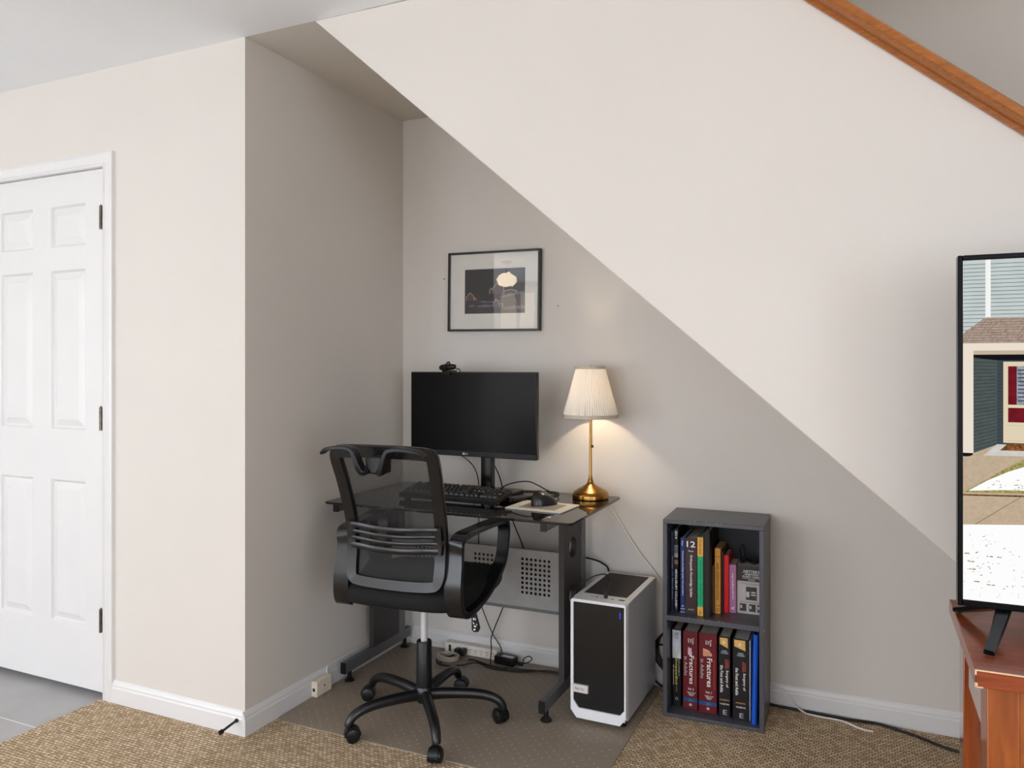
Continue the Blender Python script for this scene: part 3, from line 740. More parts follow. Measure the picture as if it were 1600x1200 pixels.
# seat cushion
m = MB(); NA = 40; v = []
ringz = [(.468, .90), (.472, .965), (.486, .995), (.505, 1.0), (.520, .985), (.531, .94), (.536, .86), (.538, .6), (.537, .25)]
for z, s in ringz:
    for i in range(NA):
        a = 2*PI*i/NA; e = .42
        xx = .24*math.copysign(abs(math.cos(a))**e, math.cos(a))*s; yy = .012+.245*math.copysign(abs(math.sin(a))**e, math.sin(a))*s
        zz = z-(.02*max(0, (yy-.17)/.09)**2 if z > .5 else 0)
        v.append((xx, yy, zz))
fs = [(j*NA+i, j*NA+(i+1) % NA, (j+1)*NA+(i+1) % NA, (j+1)*NA+i) for j in range(len(ringz)-1) for i in range(NA)]
fs += [tuple(range(NA-1, -1, -1)), tuple(range((len(ringz)-1)*NA, len(ringz)*NA))]
m.add(v, fs).build('seat', pm('black_fabric', (17, 16, 16), .8, var=.3, scale=300, bump=.4, bscale=1200, spec=.3), ch, angle=70)
# back frame: closed strap around the mesh
pts, wd = [], []
def fp(x, z): pts.append((x, yb(z), z))
half = ((.07, .549), (.13, .553), (.156, .561), (.165, .59), (.166, .65), (.167, .72), (.170, .80), (.175, .90), (.179, .965), (.175, .991), (.157, .998), (.1, 1.001))
for x, z in [(0, .548)]+[(-a_, b_) for a_, b_ in half]+[(0, 1.002)]+[(a_, b_) for a_, b_ in reversed(half)]:
    fp(x, z)
n = len(pts)
for i, p in enumerate(pts):
    d_ = Vector(pts[(i+1) % n])-Vector(pts[(i-1) % n]); wd.append(tuple(d_.normalized().cross(Vector((0, 1, .25 if p[2] > .6 else -.28)).normalized())))
FRAMEM = pm('satin_black_plastic', (16, 16, 18), .25, var=.1, scale=50, spec=.5)
MB().band(pts, wd, [.036 if p[2] < .57 else .042 for p in pts], .022, closed=True).build('back_frame', FRAMEM, ch, angle=28)
def mesh_mat():
    m, nt, out = new_mat('black_mesh_fabric')
    tc = node(nt, 'ShaderNodeTexCoord'); mp = node(nt, 'ShaderNodeMapping'); mp.inputs['Rotation'].default_value = (0, R(35), 0)
    nt.links.new(tc.outputs['Object'], mp.inputs['Vector']); sp = node(nt, 'ShaderNodeSeparateXYZ'); nt.links.new(mp.outputs['Vector'], sp.inputs[0])
    def sn(o_, k):
        a = node(nt, 'ShaderNodeMath', operation='MULTIPLY'); a.inputs[1].default_value = k; nt.links.new(o_, a.inputs[0])
        b = node(nt, 'ShaderNodeMath', operation='SINE'); nt.links.new(a.outputs[0], b.inputs[0]); return b.outputs[0]
    a = sn(sp.outputs['X'], 2*PI/.0046); b = sn(sp.outputs['Z'], 2*PI/.0046)
    mul = node(nt, 'ShaderNodeMath', operation='MAXIMUM'); nt.links.new(a, mul.inputs[0]); nt.links.new(b, mul.inputs[1])
    gt = node(nt, 'ShaderNodeMapRange'); gt.inputs['From Min'].default_value = .1; gt.inputs['From Max'].default_value = .5; gt.inputs['To Min'].default_value = .08; gt.inputs['To Max'].default_value = .92
    nt.links.new(mul.outputs[0], gt.inputs['Value'])
    d = node(nt, 'ShaderNodeBsdfPrincipled', Roughness=.6); d.inputs['Base Color'].default_value = lin((20, 19, 18))+(1,)
    t_ = node(nt, 'ShaderNodeBsdfTransparent'); mx = node(nt, 'ShaderNodeMixShader')
    nt.links.new(gt.outputs[0], mx.inputs['Fac']); nt.links.new(t_.outputs[0], mx.inputs[1]); nt.links.new(d.outputs[0], mx.inputs[2]); nt.links.new(mx.outputs[0], out.inputs[0])
    return m
m = MB(); NX, NZ = 14, 24; v = []
for j in range(NZ+1):
    z = .555+(.99-.555)*j/NZ
    for i in range(NX+1):
        x = -.162+.324*i/NX; v.append((x, yb(z)+.004-.016*(1-(x/.162)**2)*math.sin(PI*j/NZ)**.6 if 0 < j < NZ else yb(z)+.004, z))
m.add(v, [(j*(NX+1)+i, j*(NX+1)+i+1, (j+1)*(NX+1)+i+1, (j+1)*(NX+1)+i) for j in range(NZ) for i in range(NX)])
m.build('backrest_mesh', mesh_mat(), ch, angle=80)
# lumbar support with three slots
m = MB()
def strip(z, h, x0=-.165, x1=.165):
    P_ = []; W_ = []
    for k in range(9):
        x = x0+(x1-x0)*k/8; P_.append((x, yb(z)-.016-.022*(1-(x/.17)**2), z+.010*(x/.17)**2-.004*(1 if abs(x) > .16 else 0)))
    m.band(P_, (0, 0, 1), h, .007, smooth=3)
for z, h in ((.738, .018), (.715, .012), (.693, .012), (.668, .020)): strip(z, h)
for s in (-1, 1):
    m.band([(s*.16, yb(.66)-.017, .662), (s*.162, yb(.7)-.017, .70), (s*.16, yb(.74)-.017, .752)], (1, 0, 0), .03, .009)
    m.tube([(s*.16, yb(.7)-.014, .70), (s*.176, yb(.7)-.002, .70)], .012, smooth=1)
m.build('lumbar_support', FRAMEM, ch)
# coat hanger behind the top of the back
for s in (-1, 1):
    hp = [(s*.022-.0, -.352, .942), (s*.034, -.362, .945), (s*.044, -.368, .966), (s*.053, -.370, .992), (s*.066, -.370, 1.013), (s*.098, -.368, 1.019), (s*.14, -.364, 1.016), (s*.168, -.36, 1.010), (s*.187, -.358, .997)]
    MB().band(hp, (0, 1, 0), [.026, .034, .036, .036, .036, .036, .036, .032, .024], [.012, .018, .018, .015, .014, .013, .012, .011, .009]).build('coat_hook', BLACKP, ch, angle=28)
MB().box(-.032, .032, -.352, -.292, .935, .992).build('hanger_bracket', BLACKP, ch, bevel=.006)
# arm loops
for s in (-1, 1):
    ap = [(.212, -.186, .702), (.214, -.15, .7165), (.222, -.05, .7195), (.235, .06, .721), (.243, .13, .715), (.246, .15, .69), (.246, .142, .63), (.246, .125, .585), (.243, .095, .55), (.24, .03, .515), (.232, -.05, .482), (.222, -.14, .462), (.212, -.182, .466), (.208, -.200, .50), (.206, -.203, .56), (.205, -.192, .62), (.205, -.186, .665)]
    wv = [.05, .05, .05, .052, .05, .046, .044, .044, .046, .05, .056, .06, .062, .063, .063, .062, .058]
    tv = [.02, .02, .018, .018, .018, .018, .018, .019, .02, .02, .02, .022, .024, .024, .022, .02, .02]
    MB().band([(s*(x+.004), y, z) for x, y, z in ap], (1, 0, 0), wv, tv, closed=True).build('armrest', FRAMEM, ch, angle=28)
    MB().box(s*.10-.06, s*.10+.06, -.1, -.02, .452, .47).box(min(s*.15, s*.22), max(s*.15, s*.22), -.11, -.03, .455, .478).build('arm_bracket', BLACKM, ch, bevel=.004)
# lever with printed paddle
lv = MB().tube([(.08, .0, .455), (.16, -.012, .452), (.195, -.018, .445), (.205, -.022, .42)], .0045).build('lever', BLACKM, ch)
MB().prism([(.196, .42), (.214, .42), (.228, .372), (.222, .357), (.205, .354), (.197, .362)], 'y', -.028, -.018).build('lever_paddle', BLACKP, lv, bevel=.003)
m = MB()
for pts_ in ([(.203, .405), (.209, .405), (.209, .397), (.203, .397)], [(.211, .405), (.214, .405), (.214, .398), (.211, .398)], [(.202, .392), (.210, .385), (.204, .383)], [(.206, .38), (.216, .378), (.214, .373), (.207, .374)], [(.205, .368), (.212, .368), (.212, .362), (.205, .362)], [(.216, .387), (.22, .383), (.216, .38)]):
    m.add([(a, -.0284, b) for a, b in pts_], [tuple(range(len(pts_)))])
m.build('lever_symbols', pm('print_white', (225, 225, 222), .6), lv)

# ------------------------------------------------------------------ computer tower
TX, TY = -.9575, 2.616
tw = thing('computer_tower', 'white computer tower with black front standing between desk and bookcase', 'computer', (TX, TY, .004), R(-.9))
TWW, TWD, TZ0, TZ1 = .2055, .400, .018, .444
PCW = pm('pc_white', (224, 224, 226), .38, var=.01)
PCS = pm('pc_side', (186, 187, 190), .4, metal=.2, var=.02)
m = MB()
m.box(0, .012, .03, TWD, TZ0+.008, TZ1-.002).build('side_panel', PCS, tw, bevel=.003)
MB().box(TWW-.012, TWW, .03, TWD, TZ0+.008, TZ1-.002).build('side_panel', PCS, tw, bevel=.003)
MB().box(.012, TWW-.012, .03, TWD-.001, TZ0, TZ1-.004).build('chassis', PCW, tw)
# front bezel: white surround with chamfered lower corners, slim walls
cw = .022
ou = [(0, TZ1-.006), (.006, TZ1), (TWW-.006, TZ1), (TWW, TZ1-.006), (TWW, TZ0+.028), (TWW-cw, TZ0), (cw, TZ0), (0, TZ0+.028)]
inn = [(.010, TZ1-.012), (.012, TZ1-.010), (TWW-.008, TZ1-.010), (TWW-.006, TZ1-.012), (TWW-.006, TZ0+.055), (TWW-.022, TZ0+.036), (.03, TZ0+.036), (.010, TZ0+.062)]
n = 8; v = [(x, -.0, z) for x, z in ou]+[(x, 0.0, z) for x, z in inn]+[(x, .014, z) for x, z in inn]+[(x, .032, z) for x, z in ou]
fs = []
for k in range(3):
    for i in range(n): fs.append((k*n+i, k*n+(i+1) % n, (k+1)*n+(i+1) % n, (k+1)*n+i)) if k < 2 else fs.append((i, (i+1) % n, 3*n+(i+1) % n, 3*n+i))
MB().add(v, fs).build('front_bezel', PCW, tw, angle=20)
MB().prism([(x, z) for x, z in inn], 'y', .006, .020).build('front_panel', pm('pc_front_black', (15, 14, 14), .28, var=.1), tw)
MB().box(TWW-.024, TWW-.0215, .0052, .0062, TZ1-.052, TZ1-.030).build('power_light', emission('led_blue', (60, 70, 255), 1.6), tw)
bd = MB().box(.006, .066, -.003, .008, TZ0+.092, TZ0+.120).build('badge', pm('badge_silver', (206, 200, 196), .4), tw, bevel=.001)
lettering('badge_letters', 'FRACTAL', .034, .008, (.035, -.003, TZ0+.106), (1, 0, 0), (0, 0, 1), DARKV, bd)
MB().box(.0, TWW, .032, TWD, TZ1-.006, TZ1).build('top_panel', PCW, tw, bevel=.003)
MB().box(.022, TWW-.022, .085, TWD-.02, TZ1, TZ1+.002).build('top_filter', pm('filter_black', (38, 33, 31), .7, var=.15, scale=300, bump=.3, bscale=900), tw)
MB().box(.075, .085, .05, .056, TZ1, TZ1+.0006).box(.06, .066, .051, .055, TZ1, TZ1+.0006).box(.135, .147, .046, .05, TZ1, TZ1+.0006).build('audio_ports', DARKV, tw)
MB().box(.165, .186, .044, .054, TZ1, TZ1+.0008).build('usb_port', DARKV, tw)
for x in (.03, TWW-.03):
    for y in (.05, TWD-.06): MB().cyl((x, y, 0.0), (x, y, TZ0), .016, seg=18).build('foot', BLACKP, tw)
up = thing('usb_plug', 'black usb plug with cable standing in the top of the white computer tower', 'usb plug', (TX+.1175, TY+.046, .004+TZ1+.0008))
MB().box(-.0065, .0065, -.004, .004, 0, .026).build('plug', BLACKP, up, bevel=.001)
MB().tube([(0, 0, .026), (.003, .004, .048), (.008, .012, .064), (-.0, .03, .072), (-.025, .04, .074), (-.06, .035, .062), (-.09, .03, .042), (-.117, .03, .02), (-.126, .04, -.03), (-.129, .06, -.12), (-.13, .2, -.35)], .0024).build('cable', CABLE, up)
o = MB().tube([(-1.03, 2.995, .5), (-1.0, 3.03, .485), (-.975, 3.045, .47), (-.95, 3.05, .44), (-.94, 3.05, .3), (-.935, 3.045, .1)], .0035).build('cable', CABLE)
tag(o, 'black cable running from the right desk post behind the computer tower', 'cable')

# ------------------------------------------------------------------ bookcase
BO, BR = (-.672, 2.805, 0), R(1.35)
bk = thing('bookcase', 'narrow dark grey two-shelf bookcase with chipped edges against the wall', 'bookcase', BO, BR)
BC = pm('charcoal_paint', (76, 76, 82), .36, var=.08, scale=14)
BX0, BX1, BD = .0045, .3595, .256
MB().box(BX0, BX0+.0155, 0, BD, .0005, .7065).build('side', BC, bk, bevel=.0015)
MB().box(BX1-.0165, BX1, 0, BD, .0005, .7065).build('side', BC, bk, bevel=.0015)
MB().box(BX0, BX1, 0, BD, .7066, .722).build('top', BC, bk, bevel=.002)
MB().box(BX0+.0156, BX1-.0166, .001, BD-.006, .352, .371).build('shelf', BC, bk, bevel=.0012)
MB().box(BX0+.0156, BX1-.0166, .001, BD-.006, .0006, .014).build('bottom', BC, bk, bevel=.0012)
MB().box(BX0+.0156, BX1-.0166, BD-.006, BD, .0006, .7064).build('back_panel', pm('charcoal_dark', (24, 24, 27), .6), bk)  # near-black colour puts the shade of the shelf interior into the panel
m = MB()
for i in range(26):
    e = random.choice('LRTM'); z = random.uniform(.03, .69); x = random.uniform(.03, .34); s = random.uniform(.0006, .0016)
    if e == 'L': c_ = (BX0+.0155, -.0002, z)
    elif e == 'R': c_ = (BX1-.001, -.0002, z)
    elif e == 'T': c_ = (x, -.0002, .7215)
    else: c_ = (x, .0008, random.choice((.3705, .0135)))
    m.add([(c_[0]-s, c_[1], c_[2]-s), (c_[0]+s, c_[1], c_[2]-s*.6), (c_[0]+s*.8, c_[1], c_[2]+s), (c_[0]-s*.5, c_[1], c_[2]+s*1.3)], [(0, 1, 2, 3)])
m.build('paint_chips', pm('chip_white', (214, 208, 200), .7), bk)

XF = Matrix.Translation(Vector(BO)) @ Matrix.Rotation(BR, 4, 'Z')
PAGE = pm('pages', (214, 206, 192), .85, var=.12, scale=400, stretch=(1, .02, .02))
ZU, ZLo = .3715, .0145
COVERS = []
UP, LO = 'books on the upper shelf', 'books on the lower shelf'
DOWN = ((0, 0, -1), (1, 0, 0)); FLAT = ((1, 0, 0), (0, 0, 1))
def book(x0, w, ly, z, h, d, mat, label, group, texts=(), bands=(), lean=0, soft=True, cat='book', name='book'):
    p = XF @ Vector((x0, ly, z))
    b = thing(name, label, cat, p, BR, group)
    m = MB(); tb = .0022 if w > .012 else .0012
    m.box(0, tb, 0, d, 0, h).box(w-tb, w, 0, d, 0, h).box(tb, w-tb, 0, tb, 0, h)
    cv = m.build('cover', mat, b, bevel=.0008)
    MB().box(tb, w-tb, tb, d-.004, .003, h-.004).build('pages', PAGE, b)
    for (za, zb_, mt, nm) in bands:
        MB().box(0.0003, w-.0003, -.0004, .0002, za*h, zb_*h).build(nm, mt, cv)
    for (txt, cx, cz, tw_, th, mode, mt) in texts:
        lettering('spine_lettering', txt, tw_, th, (cx*w, -.0005, cz*h), mode[0], mode[1], mt, cv, off=.0003, bold=.012)
    if lean: b.rotation_euler = (0, lean, BR)
    COVERS.append(cv)
    return b
IW = pm('ink_white', (236, 232, 226), .6); IG = pm('ink_grey', (176, 172, 170), .6); IB = pm('ink_black', (30, 24, 18), .6); IY = pm('ink_yellow', (224, 204, 96), .6)
IR = pm('ink_red', (196, 78, 48), .6); IO = pm('ink_gold', (212, 168, 90), .6); IBL = pm('ink_blue', (120, 140, 180), .6); IGD = pm('ink_green_dark', (24, 84, 62), .6)
def cov(n, rgb, r=.4): return pm('cover_'+n, rgb, r, var=.05, scale=20, spec=.3)
book(.0235, .0112, .053, ZU, .298, .19, cov('navy', (22, 32, 62)), 'dark navy hardcover, leftmost on the upper bookcase shelf', UP, [('Study of Medicine', .5, .42, .16, .006, DOWN, IBL)])
book(.0360, .0145, .051, ZU, .309, .19, cov('black_year', (18, 17, 20)), 'tall black yearbook with a landscape photo strip on the spine', UP,
     [('2014', .5, .925, .03, .0095, DOWN, IW), ('MIDDLEBURY COLLEGE', .5, .29, .135, .0075, DOWN, IW), ('47', .5, .06, .014, .006, DOWN, IG)],
     [(.70, .80, pm('photo_slate', (70, 78, 86), .4), 'photo_sky'), (.785, .80, pm('photo_white', (200, 190, 180), .4), 'photo_cloud'), (.655, .745, pm('photo_tan', (150, 136, 122), .4), 'photo_hills'), (.57, .62, pm('photo_brown', (112, 86, 62), .4), 'photo_field')])
book(.0590, .0175, .049, ZU, .277, .20, cov('blue', (30, 52, 110)), 'blue paperback with white title between black yearbook and brown book', UP,
     [('Chou', .45, .93, .018, .006, DOWN, IW), ('Orthopaedic Knowledge Update: Foot and Ankle 5', .5, .53, .165, .0068, DOWN, IW), ('o', .5, .09, .006, .007, DOWN, IW)], [(.05, .056, IW, 'spine_rule'), (.008, .012, IW, 'spine_rule')])
book(.0772, .0430, .046, ZU, .279, .21, cov('brown', (62, 42, 44)), 'thick dark brown book with a large white 12 on the spine', UP,
     [('12', .5, .92, .031, .022, FLAT, IW), ('Grauer', .5, .83, .02, .0055, FLAT, IW), ('Orthopaedic Knowledge Update', .5, .50, .155, .012, DOWN, IW), ('AAOS', .5, .06, .022, .006, FLAT, IG)])
book(.1232, .0210, .037, ZU, .287, .20, cov('green', (30, 168, 112)), 'green spined book with yellow bands at top and bottom', UP,
     [('Turek Orth', .5, .88, .055, .006, DOWN, IB), ('Topics in Practice    MD and W Editors', .55, .43, .16, .007, DOWN, IGD), ('AAOS', .5, .045, .014, .006, DOWN, IB)],
     [(.755, 1, cov('amber', (226, 168, 72)), 'yellow_band'), (0, .115, cov('amber', (226, 168, 72)), 'yellow_band')])
book(.1465, .0225, .028, ZU, .310, .21, cov('plain_black', (34, 27, 26), .5), 'tall plain black binder beside the green and yellow book', UP)
book(.1695, .0062, .089, ZU, .175, .13, cov('thin_grey', (110, 98, 92)), 'short thin grey booklet left of the orange-yellow book', UP)
book(.1780, .0198, .088, ZU, .240, .155, cov('orange', (232, 164, 66)), 'orange-yellow paperback with dark lettering down the spine', UP,
     [('RAPID INTERPRETATION OF EKG\'S', .5, .49, .135, .0085, DOWN, IB), ('- - -', .5, .875, .012, .003, FLAT, IB), ('COVER', .5, .125, .015, .0045, FLAT, IB)], [(.03, .09, cov('orange_deep', (214, 138, 60)), 'logo_patch')])
book(.1985, .0082, .110, ZU, .225, .13, cov('dark_plum', (40, 28, 44)), 'thin dark plum book squeezed between orange-yellow and red books', UP)
book(.2072, .0180, .112, ZU, .212, .13, cov('red', (206, 20, 24)), 'bright red book with a plain spine on the upper shelf', UP)
book(.2258, .0250, .118, ZU, .178, .12, cov('purple', (168, 110, 150)), 'short purple paperback with white lettering beside the flash card box', UP,
     [('Lange Vade Mecum 2014 Vol', .5, .56, .095, .008, DOWN, IW), ('V', .5, .10, .011, .012, DOWN, IW)])
# flash-card box
p = XF @ Vector((.2525, .128, ZU))
nb = thing('flash_card_box', 'grey and black anatomy flash card box at the right end of upper shelf', 'box', p, BR)
MB().box(0, .089, 0, .06, 0, .178).build('carton', pm('carton_grey', (176, 168, 162), .5), nb, bevel=.001)
MB().box(.0002, .0888, -.0006, .0002, .120, .1778).build('title_panel', pm('carton_black', (20, 17, 17), .45), nb)
lettering('box_lettering', "NETTER'S", .056, .0088, (.052, -.0007, .1572), (1, 0, 0), (0, 0, 1), IW, nb, bold=0)
lettering('box_lettering', 'ANATOMY\nFLASH CARDS', .064, .0145, (.052, -.0007, .1412), (1, 0, 0), (0, 0, 1), IW, nb, bold=0)
lettering('box_lettering', '4th Edition', .026, .0042, (.052, -.0007, .1255), (1, 0, 0), (0, 0, 1), IW, nb)
m = MB().box(.018, .086, -.001, -.0006, .1505, .1511).box(.018, .086, -.001, -.0006, .1303, .1309)
m.build('title_rules', IW, nb)
m = MB().box(.032, .070, -.0008, 0, .052, .100)
for x in (.010, .043, .072): m.box(x, min(x+.023, .0885), -.0008, 0, .010, .037)
m.build('card_pictures', pm('card_dark', (42, 38, 38), .5, var=.5, scale=120), nb)
m = MB().box(.033, .044, -.0012, -.0008, .062, .082).box(.05, .066, -.0012, -.0008, .078, .083).box(.05, .066, -.0012, -.0008, .069, .074)
for x in (.012, .045, .074): m.box(x, x+.006, -.0012, -.0008, .02, .031)
m.build('card_highlights', pm('card_light', (190, 182, 174), .5), nb)
m = MB().box(.008, .085, -.0008, 0, .1115, .113).box(.03, .07, -.0008, 0, .1065, .108).box(.012, .086, -.0008, 0, .0425, .0445)
m.build('small_print', pm('print_mid', (110, 104, 100), .6), nb)
m = MB().tube([(.262, .150, ZU+.181), (.285, .16, ZU+.186), (.31, .15, ZU+.183), (.328, .165, ZU+.187), (.30, .178, ZU+.184), (.27, .17, ZU+.19), (.258, .185, ZU+.215), (.264, .19, ZU+.24), (.272, .19, ZU+.225), (.276, .185, ZU+.195), (.30, .16, ZU+.192), (.325, .15, ZU+.19), (.337, .17, ZU+.184)], .003)
o = m.build('cable_bundle', CABLE); o.matrix_world = XF
tag(o, 'tangled black cable lying on top of the flash card box', 'cable')
# lower shelf
def o_bands(): return [(.62, .985, pm('cover_bluewhite', (196, 202, 212), .4, var=.35, scale=25, stretch=(1, 1, .6)), 'cover_art')]
book(.0255, .0320, .070, ZLo, .287, .2, cov('ortho_black', (20, 18, 18)), 'black and pale blue book with yellow title, leftmost on lower shelf', LO,
     [('Orthopaedics', .45, .50, .125, .0125, DOWN, IY), ('Essential Knowledge in', .76, .55, .09, .004, DOWN, IW), ('for Clinical Review', .15, .40, .075, .0035, DOWN, IW), ('Editor A\nEditor B', .5, .915, .022, .012, DOWN, IB), ('5th edition', .5, .235, .03, .003, DOWN, IO), ('O', .5, .095, .011, .011, FLAT, pm('ink_teal', (150, 190, 176), .6))], o_bands())
RED = cov('maroon', (104, 26, 34)); BLB = cov('band_blue', (36, 76, 122))
def frac(w, vol, pic):
    k = w/.054
    return [('Fractures', .60, .51, .105, .017*min(k, 1.1), DOWN, IW), ('in Adults', .20, .55, .07, .012, DOWN, IG), ('Rockwood and Green\'s', .87, .49, .105, .005, DOWN, IR),
            ('Tornetta\nRicci\nCourt', .55, .885, .024, .022, DOWN, IW), ('Vol. '+vol, .55, .262, .022, .008, FLAT, IW), ('Charles Court\nMcQueen\nMcKee', .58, .20, .032, .015, FLAT, IW),
            ('Ninth\nEdition', .55, .115, .018, .008, FLAT, IBL), ('o', .52, .058, .010, .009, FLAT, IW)]
book(.0662, .0535, .062, ZLo, .286, .21, RED, 'thick maroon volume 2 book with white title, pink picture on spine', LO, frac(.0535, '2', 0),
     [(.095, .145, BLB, 'blue_band')])
book(.1253, .0650, .053, ZLo, .291, .21, RED, 'thickest maroon book, volume 1, with an orange picture on its spine', LO, frac(.065, '1', 1), [(.095, .145, BLB, 'blue_band')])
for x0, ly, h, w, mt in ((.0662, .062, .286, .0535, pm('pic_pink', (206, 170, 184), .5, var=.2, scale=90)), (.1253, .053, .291, .065, pm('pic_orange', (208, 146, 112), .5, var=.25, scale=80))):
    cvr = COVERS[-2 if x0 < .1 else -1]
    if x0 < .1: pts_ = [(.36, .70), (.60, .69), (.64, .73), (.58, .76), (.62, .785), (.36, .80), (.34, .75)]
    else: pts_ = [(.24, .71), (.74, .72), (.72, .75), (.58, .79), (.24, .81)]
    MB().prism([(a*w, q*h) for a, q in pts_], 'y', -.0008, .0002).build('spine_picture', mt, cvr)
BLK = cov('slate_black', (32, 28, 32))
def foot(vol): return [('Surgery of', .72, .48, .062, .011, DOWN, IW), ('the Foot and Ankle', .27, .475, .098, .011, DOWN, IW), ('COUGHLIN\nAND MANN\'S', .72, .665, .036, .013, DOWN, IR), ('HASKELL\nCOUGHLIN', .5, .81, .026, .013, FLAT, pm('ink_pale_teal', (180, 200, 200), .6)),
                       ('10TH EDITION', .5, .215, .033, .005, FLAT, IO), ('VOLUME '+vol, .5, .165, .033, .0055, FLAT, IW), ('E', .55, .065, .014, .017, FLAT, IG)]
for x0, w, ly, h, vol, lb in ((.1985, .0405, .043, .291, 'TWO', 'black book with gold corner tag right of the thickest maroon book'), (.2485, .0550, .037, .292, 'ONE', 'black book with gold corner tag, next to the blue folder')):
    b = book(x0, w, ly, ZLo, h, .21, BLK, lb, LO, foot(vol))
    cvr = COVERS[-1]
    MB().prism([(.10*w, h*.985), (.78*w, h*.985), (.80*w, h*.86), (.10*w, h*.905)], 'y', -.0009, .0002).build('gold_tag', IO, cvr)
    lettering('tag_letter', '6', .009, .012, (.45*w, -.001, h*.935), (1, 0, 0), (0, 0, 1), IW, cvr, off=.0004)
p = XF @ Vector((.3045, .05, ZLo)); 
wf = MB().box(0, .0035, 0, .2, .0, .285).build('booklet', pm('paper_white', (226, 224, 220), .7)); wf.location = p; wf.rotation_euler = (0, 0, BR)
tag(wf, 'thin white booklet between the last black book and blue folder', 'booklet', LO)
p = XF @ Vector((.3125, .022, ZLo))
bf = thing('folder', 'glossy bright blue folder at the right end of lower shelf', 'folder', p, BR, LO)
BLF = pm('blue_plastic', (28, 88, 196), .25, var=.08, scale=10)
m = MB(); pr = []
for k in range(9):
    a = PI*k/8; pr.append((.010-.0095*math.cos(a), .012-.012*math.sin(a)))
pr += [(.0195, .21), (.0175, .21), (.0175, .013), (.0025, .013), (.0025, .21), (.0005, .21)]
m.prism(pr, 'z', .0005, .318).build('cover', BLF, bf, angle=50)
MB().box(.003, .017, .014, .2, .002, .3).build('papers', PAGE, bf)
bf.rotation_euler = (0, R(1.2), BR)

# ------------------------------------------------------------------ television and console
CONW = wood('cherry_top', (118, 44, 12), (156, 70, 24), .28, 5, (1.2, 9, 9), .5)
CONF = wood('cherry_front', (132, 62, 14), (160, 84, 24), .35, 5, (8, 8, 1.2), .4)
CONS = wood('cherry_side', (128, 56, 22), (158, 80, 38), .2, 5, (8, 8, 1.2), 1.0)
EDGE = pm('worn_edge', (226, 188, 152), .7, var=.1)
X0, X1, Y0, Y1, ZTp = .181, 1.62, 1.577, 2.03, .7477
cn = thing('console_table', 'reddish-brown wooden console table with worn edges under the television', 'console table', (X0, Y0, 0))
cw_, cd = X1-X0, Y1-Y0
MB().box(0, cw_, 0, cd, ZTp-.031, ZTp).build('top', CONW, cn, bevel=.002)
m = MB()
m.box(0.002, cw_, -.0006, .0006, ZTp-.002, ZTp+.0004).box(-.0006, .002, -.0006, .002, ZTp-.009, ZTp).box(-.0006, .0035, -.0006, .0025, ZTp-.03, ZTp-.023)
m.box(.0, .012, -.0006, .0006, ZTp-.0315, ZTp-.029).build('worn_edge', EDGE, cn)
lx0, lx1 = .02, cw_-.02
for xa, xb in ((lx0, lx0+.05), (lx1-.05, lx1)):
    MB().box(xa, xb, .022, .1, 0.0005, ZTp-.0315).build('leg', CONF, cn, bevel=.002)
    MB().box(xa, xb, .372, .445, 0.0005, ZTp-.0315).build('leg', CONS, cn, bevel=.002)
    xm = xa+.002 if xa < .1 else xb-.02
    MB().box(xm, xm+.018, .1, .296, .608, ZTp-.0315).build('side_rail', CONS, cn, bevel=.001)
fr = MB().box(lx0+.05, lx1-.05, .027, .047, .48, ZTp-.0315).build('front_rail', CONF, cn)
for k in range(3):
    a = lx0+.07+k*.43
    dr = MB().box(a, a+.41, .020, .0268, .50, ZTp-.05).build('drawer_front', CONF, cn, bevel=.002)
    MB().lathe([(0, 0), (.006, 0), (.006, .01), (.012, .016), (.01, .022), (0, .024)], (0, 0, 0), 16).build('knob', BRASS, dr, loc=(a+.205, .020, .6))
    [q for q in dr.children][0].rotation_euler = (R(90), 0, 0)
MB().box(lx0+.05, lx1-.05, .40, .415, .08, ZTp-.0315).build('back_panel', CONS, cn)
MB().box(lx0+.03, lx1-.03, .09, .40, .16, .178).build('lower_shelf', CONF, cn)
# television
TVX0, TVX1, TVY, TVZ0, TVZ1 = .1735, 1.415, 1.79, .803, 1.5046
tv = thing('television', 'large black-framed television showing a house entrance in snow', 'television', (TVX0, TVY, ZTp))
hz = lambda z: z-ZTp
m = MB(); bw = .0095
m.box(0, bw, -.012, .02, hz(TVZ0), hz(TVZ1)).box(TVX1-TVX0-bw, TVX1-TVX0, -.012, .02, hz(TVZ0), hz(TVZ1)).box(bw, TVX1-TVX0-bw, -.012, .02, hz(TVZ0), hz(TVZ0)+.0135).box(bw, TVX1-TVX0-bw, -.012, .02, hz(TVZ1)-.0105, hz(TVZ1))
m.build('bezel', pm('tv_black', (7, 7, 8), .22, spec=.15), tv, bevel=.002)
MB().box(.004, TVX1-TVX0-.004, .0, .045, hz(TVZ0)+.004, hz(TVZ1)-.004).build('rear_housing', BLACKP, tv, bevel=.006)
for xc, s in ((.084, -1), (TVX1-TVX0-.084, 1)):
    rt = (xc, .012, hz(TVZ0)+.003)
    m = MB()
    m.band([rt, (xc+s*.02, -.05, .03), (xc+s*.045, -.128, .0055)], (1, 0, 0), [.028, .022, .018], [.012, .011, .01])
    m.band([rt, (xc+s*.03, .07, .034), (xc+s*.072, .135, .0055)], (1, 0, 0), [.028, .022, .018], [.012, .011, .01])
    m.build('stand_leg', pm('tv_leg', (20, 22, 26), .18, metal=.5), tv)
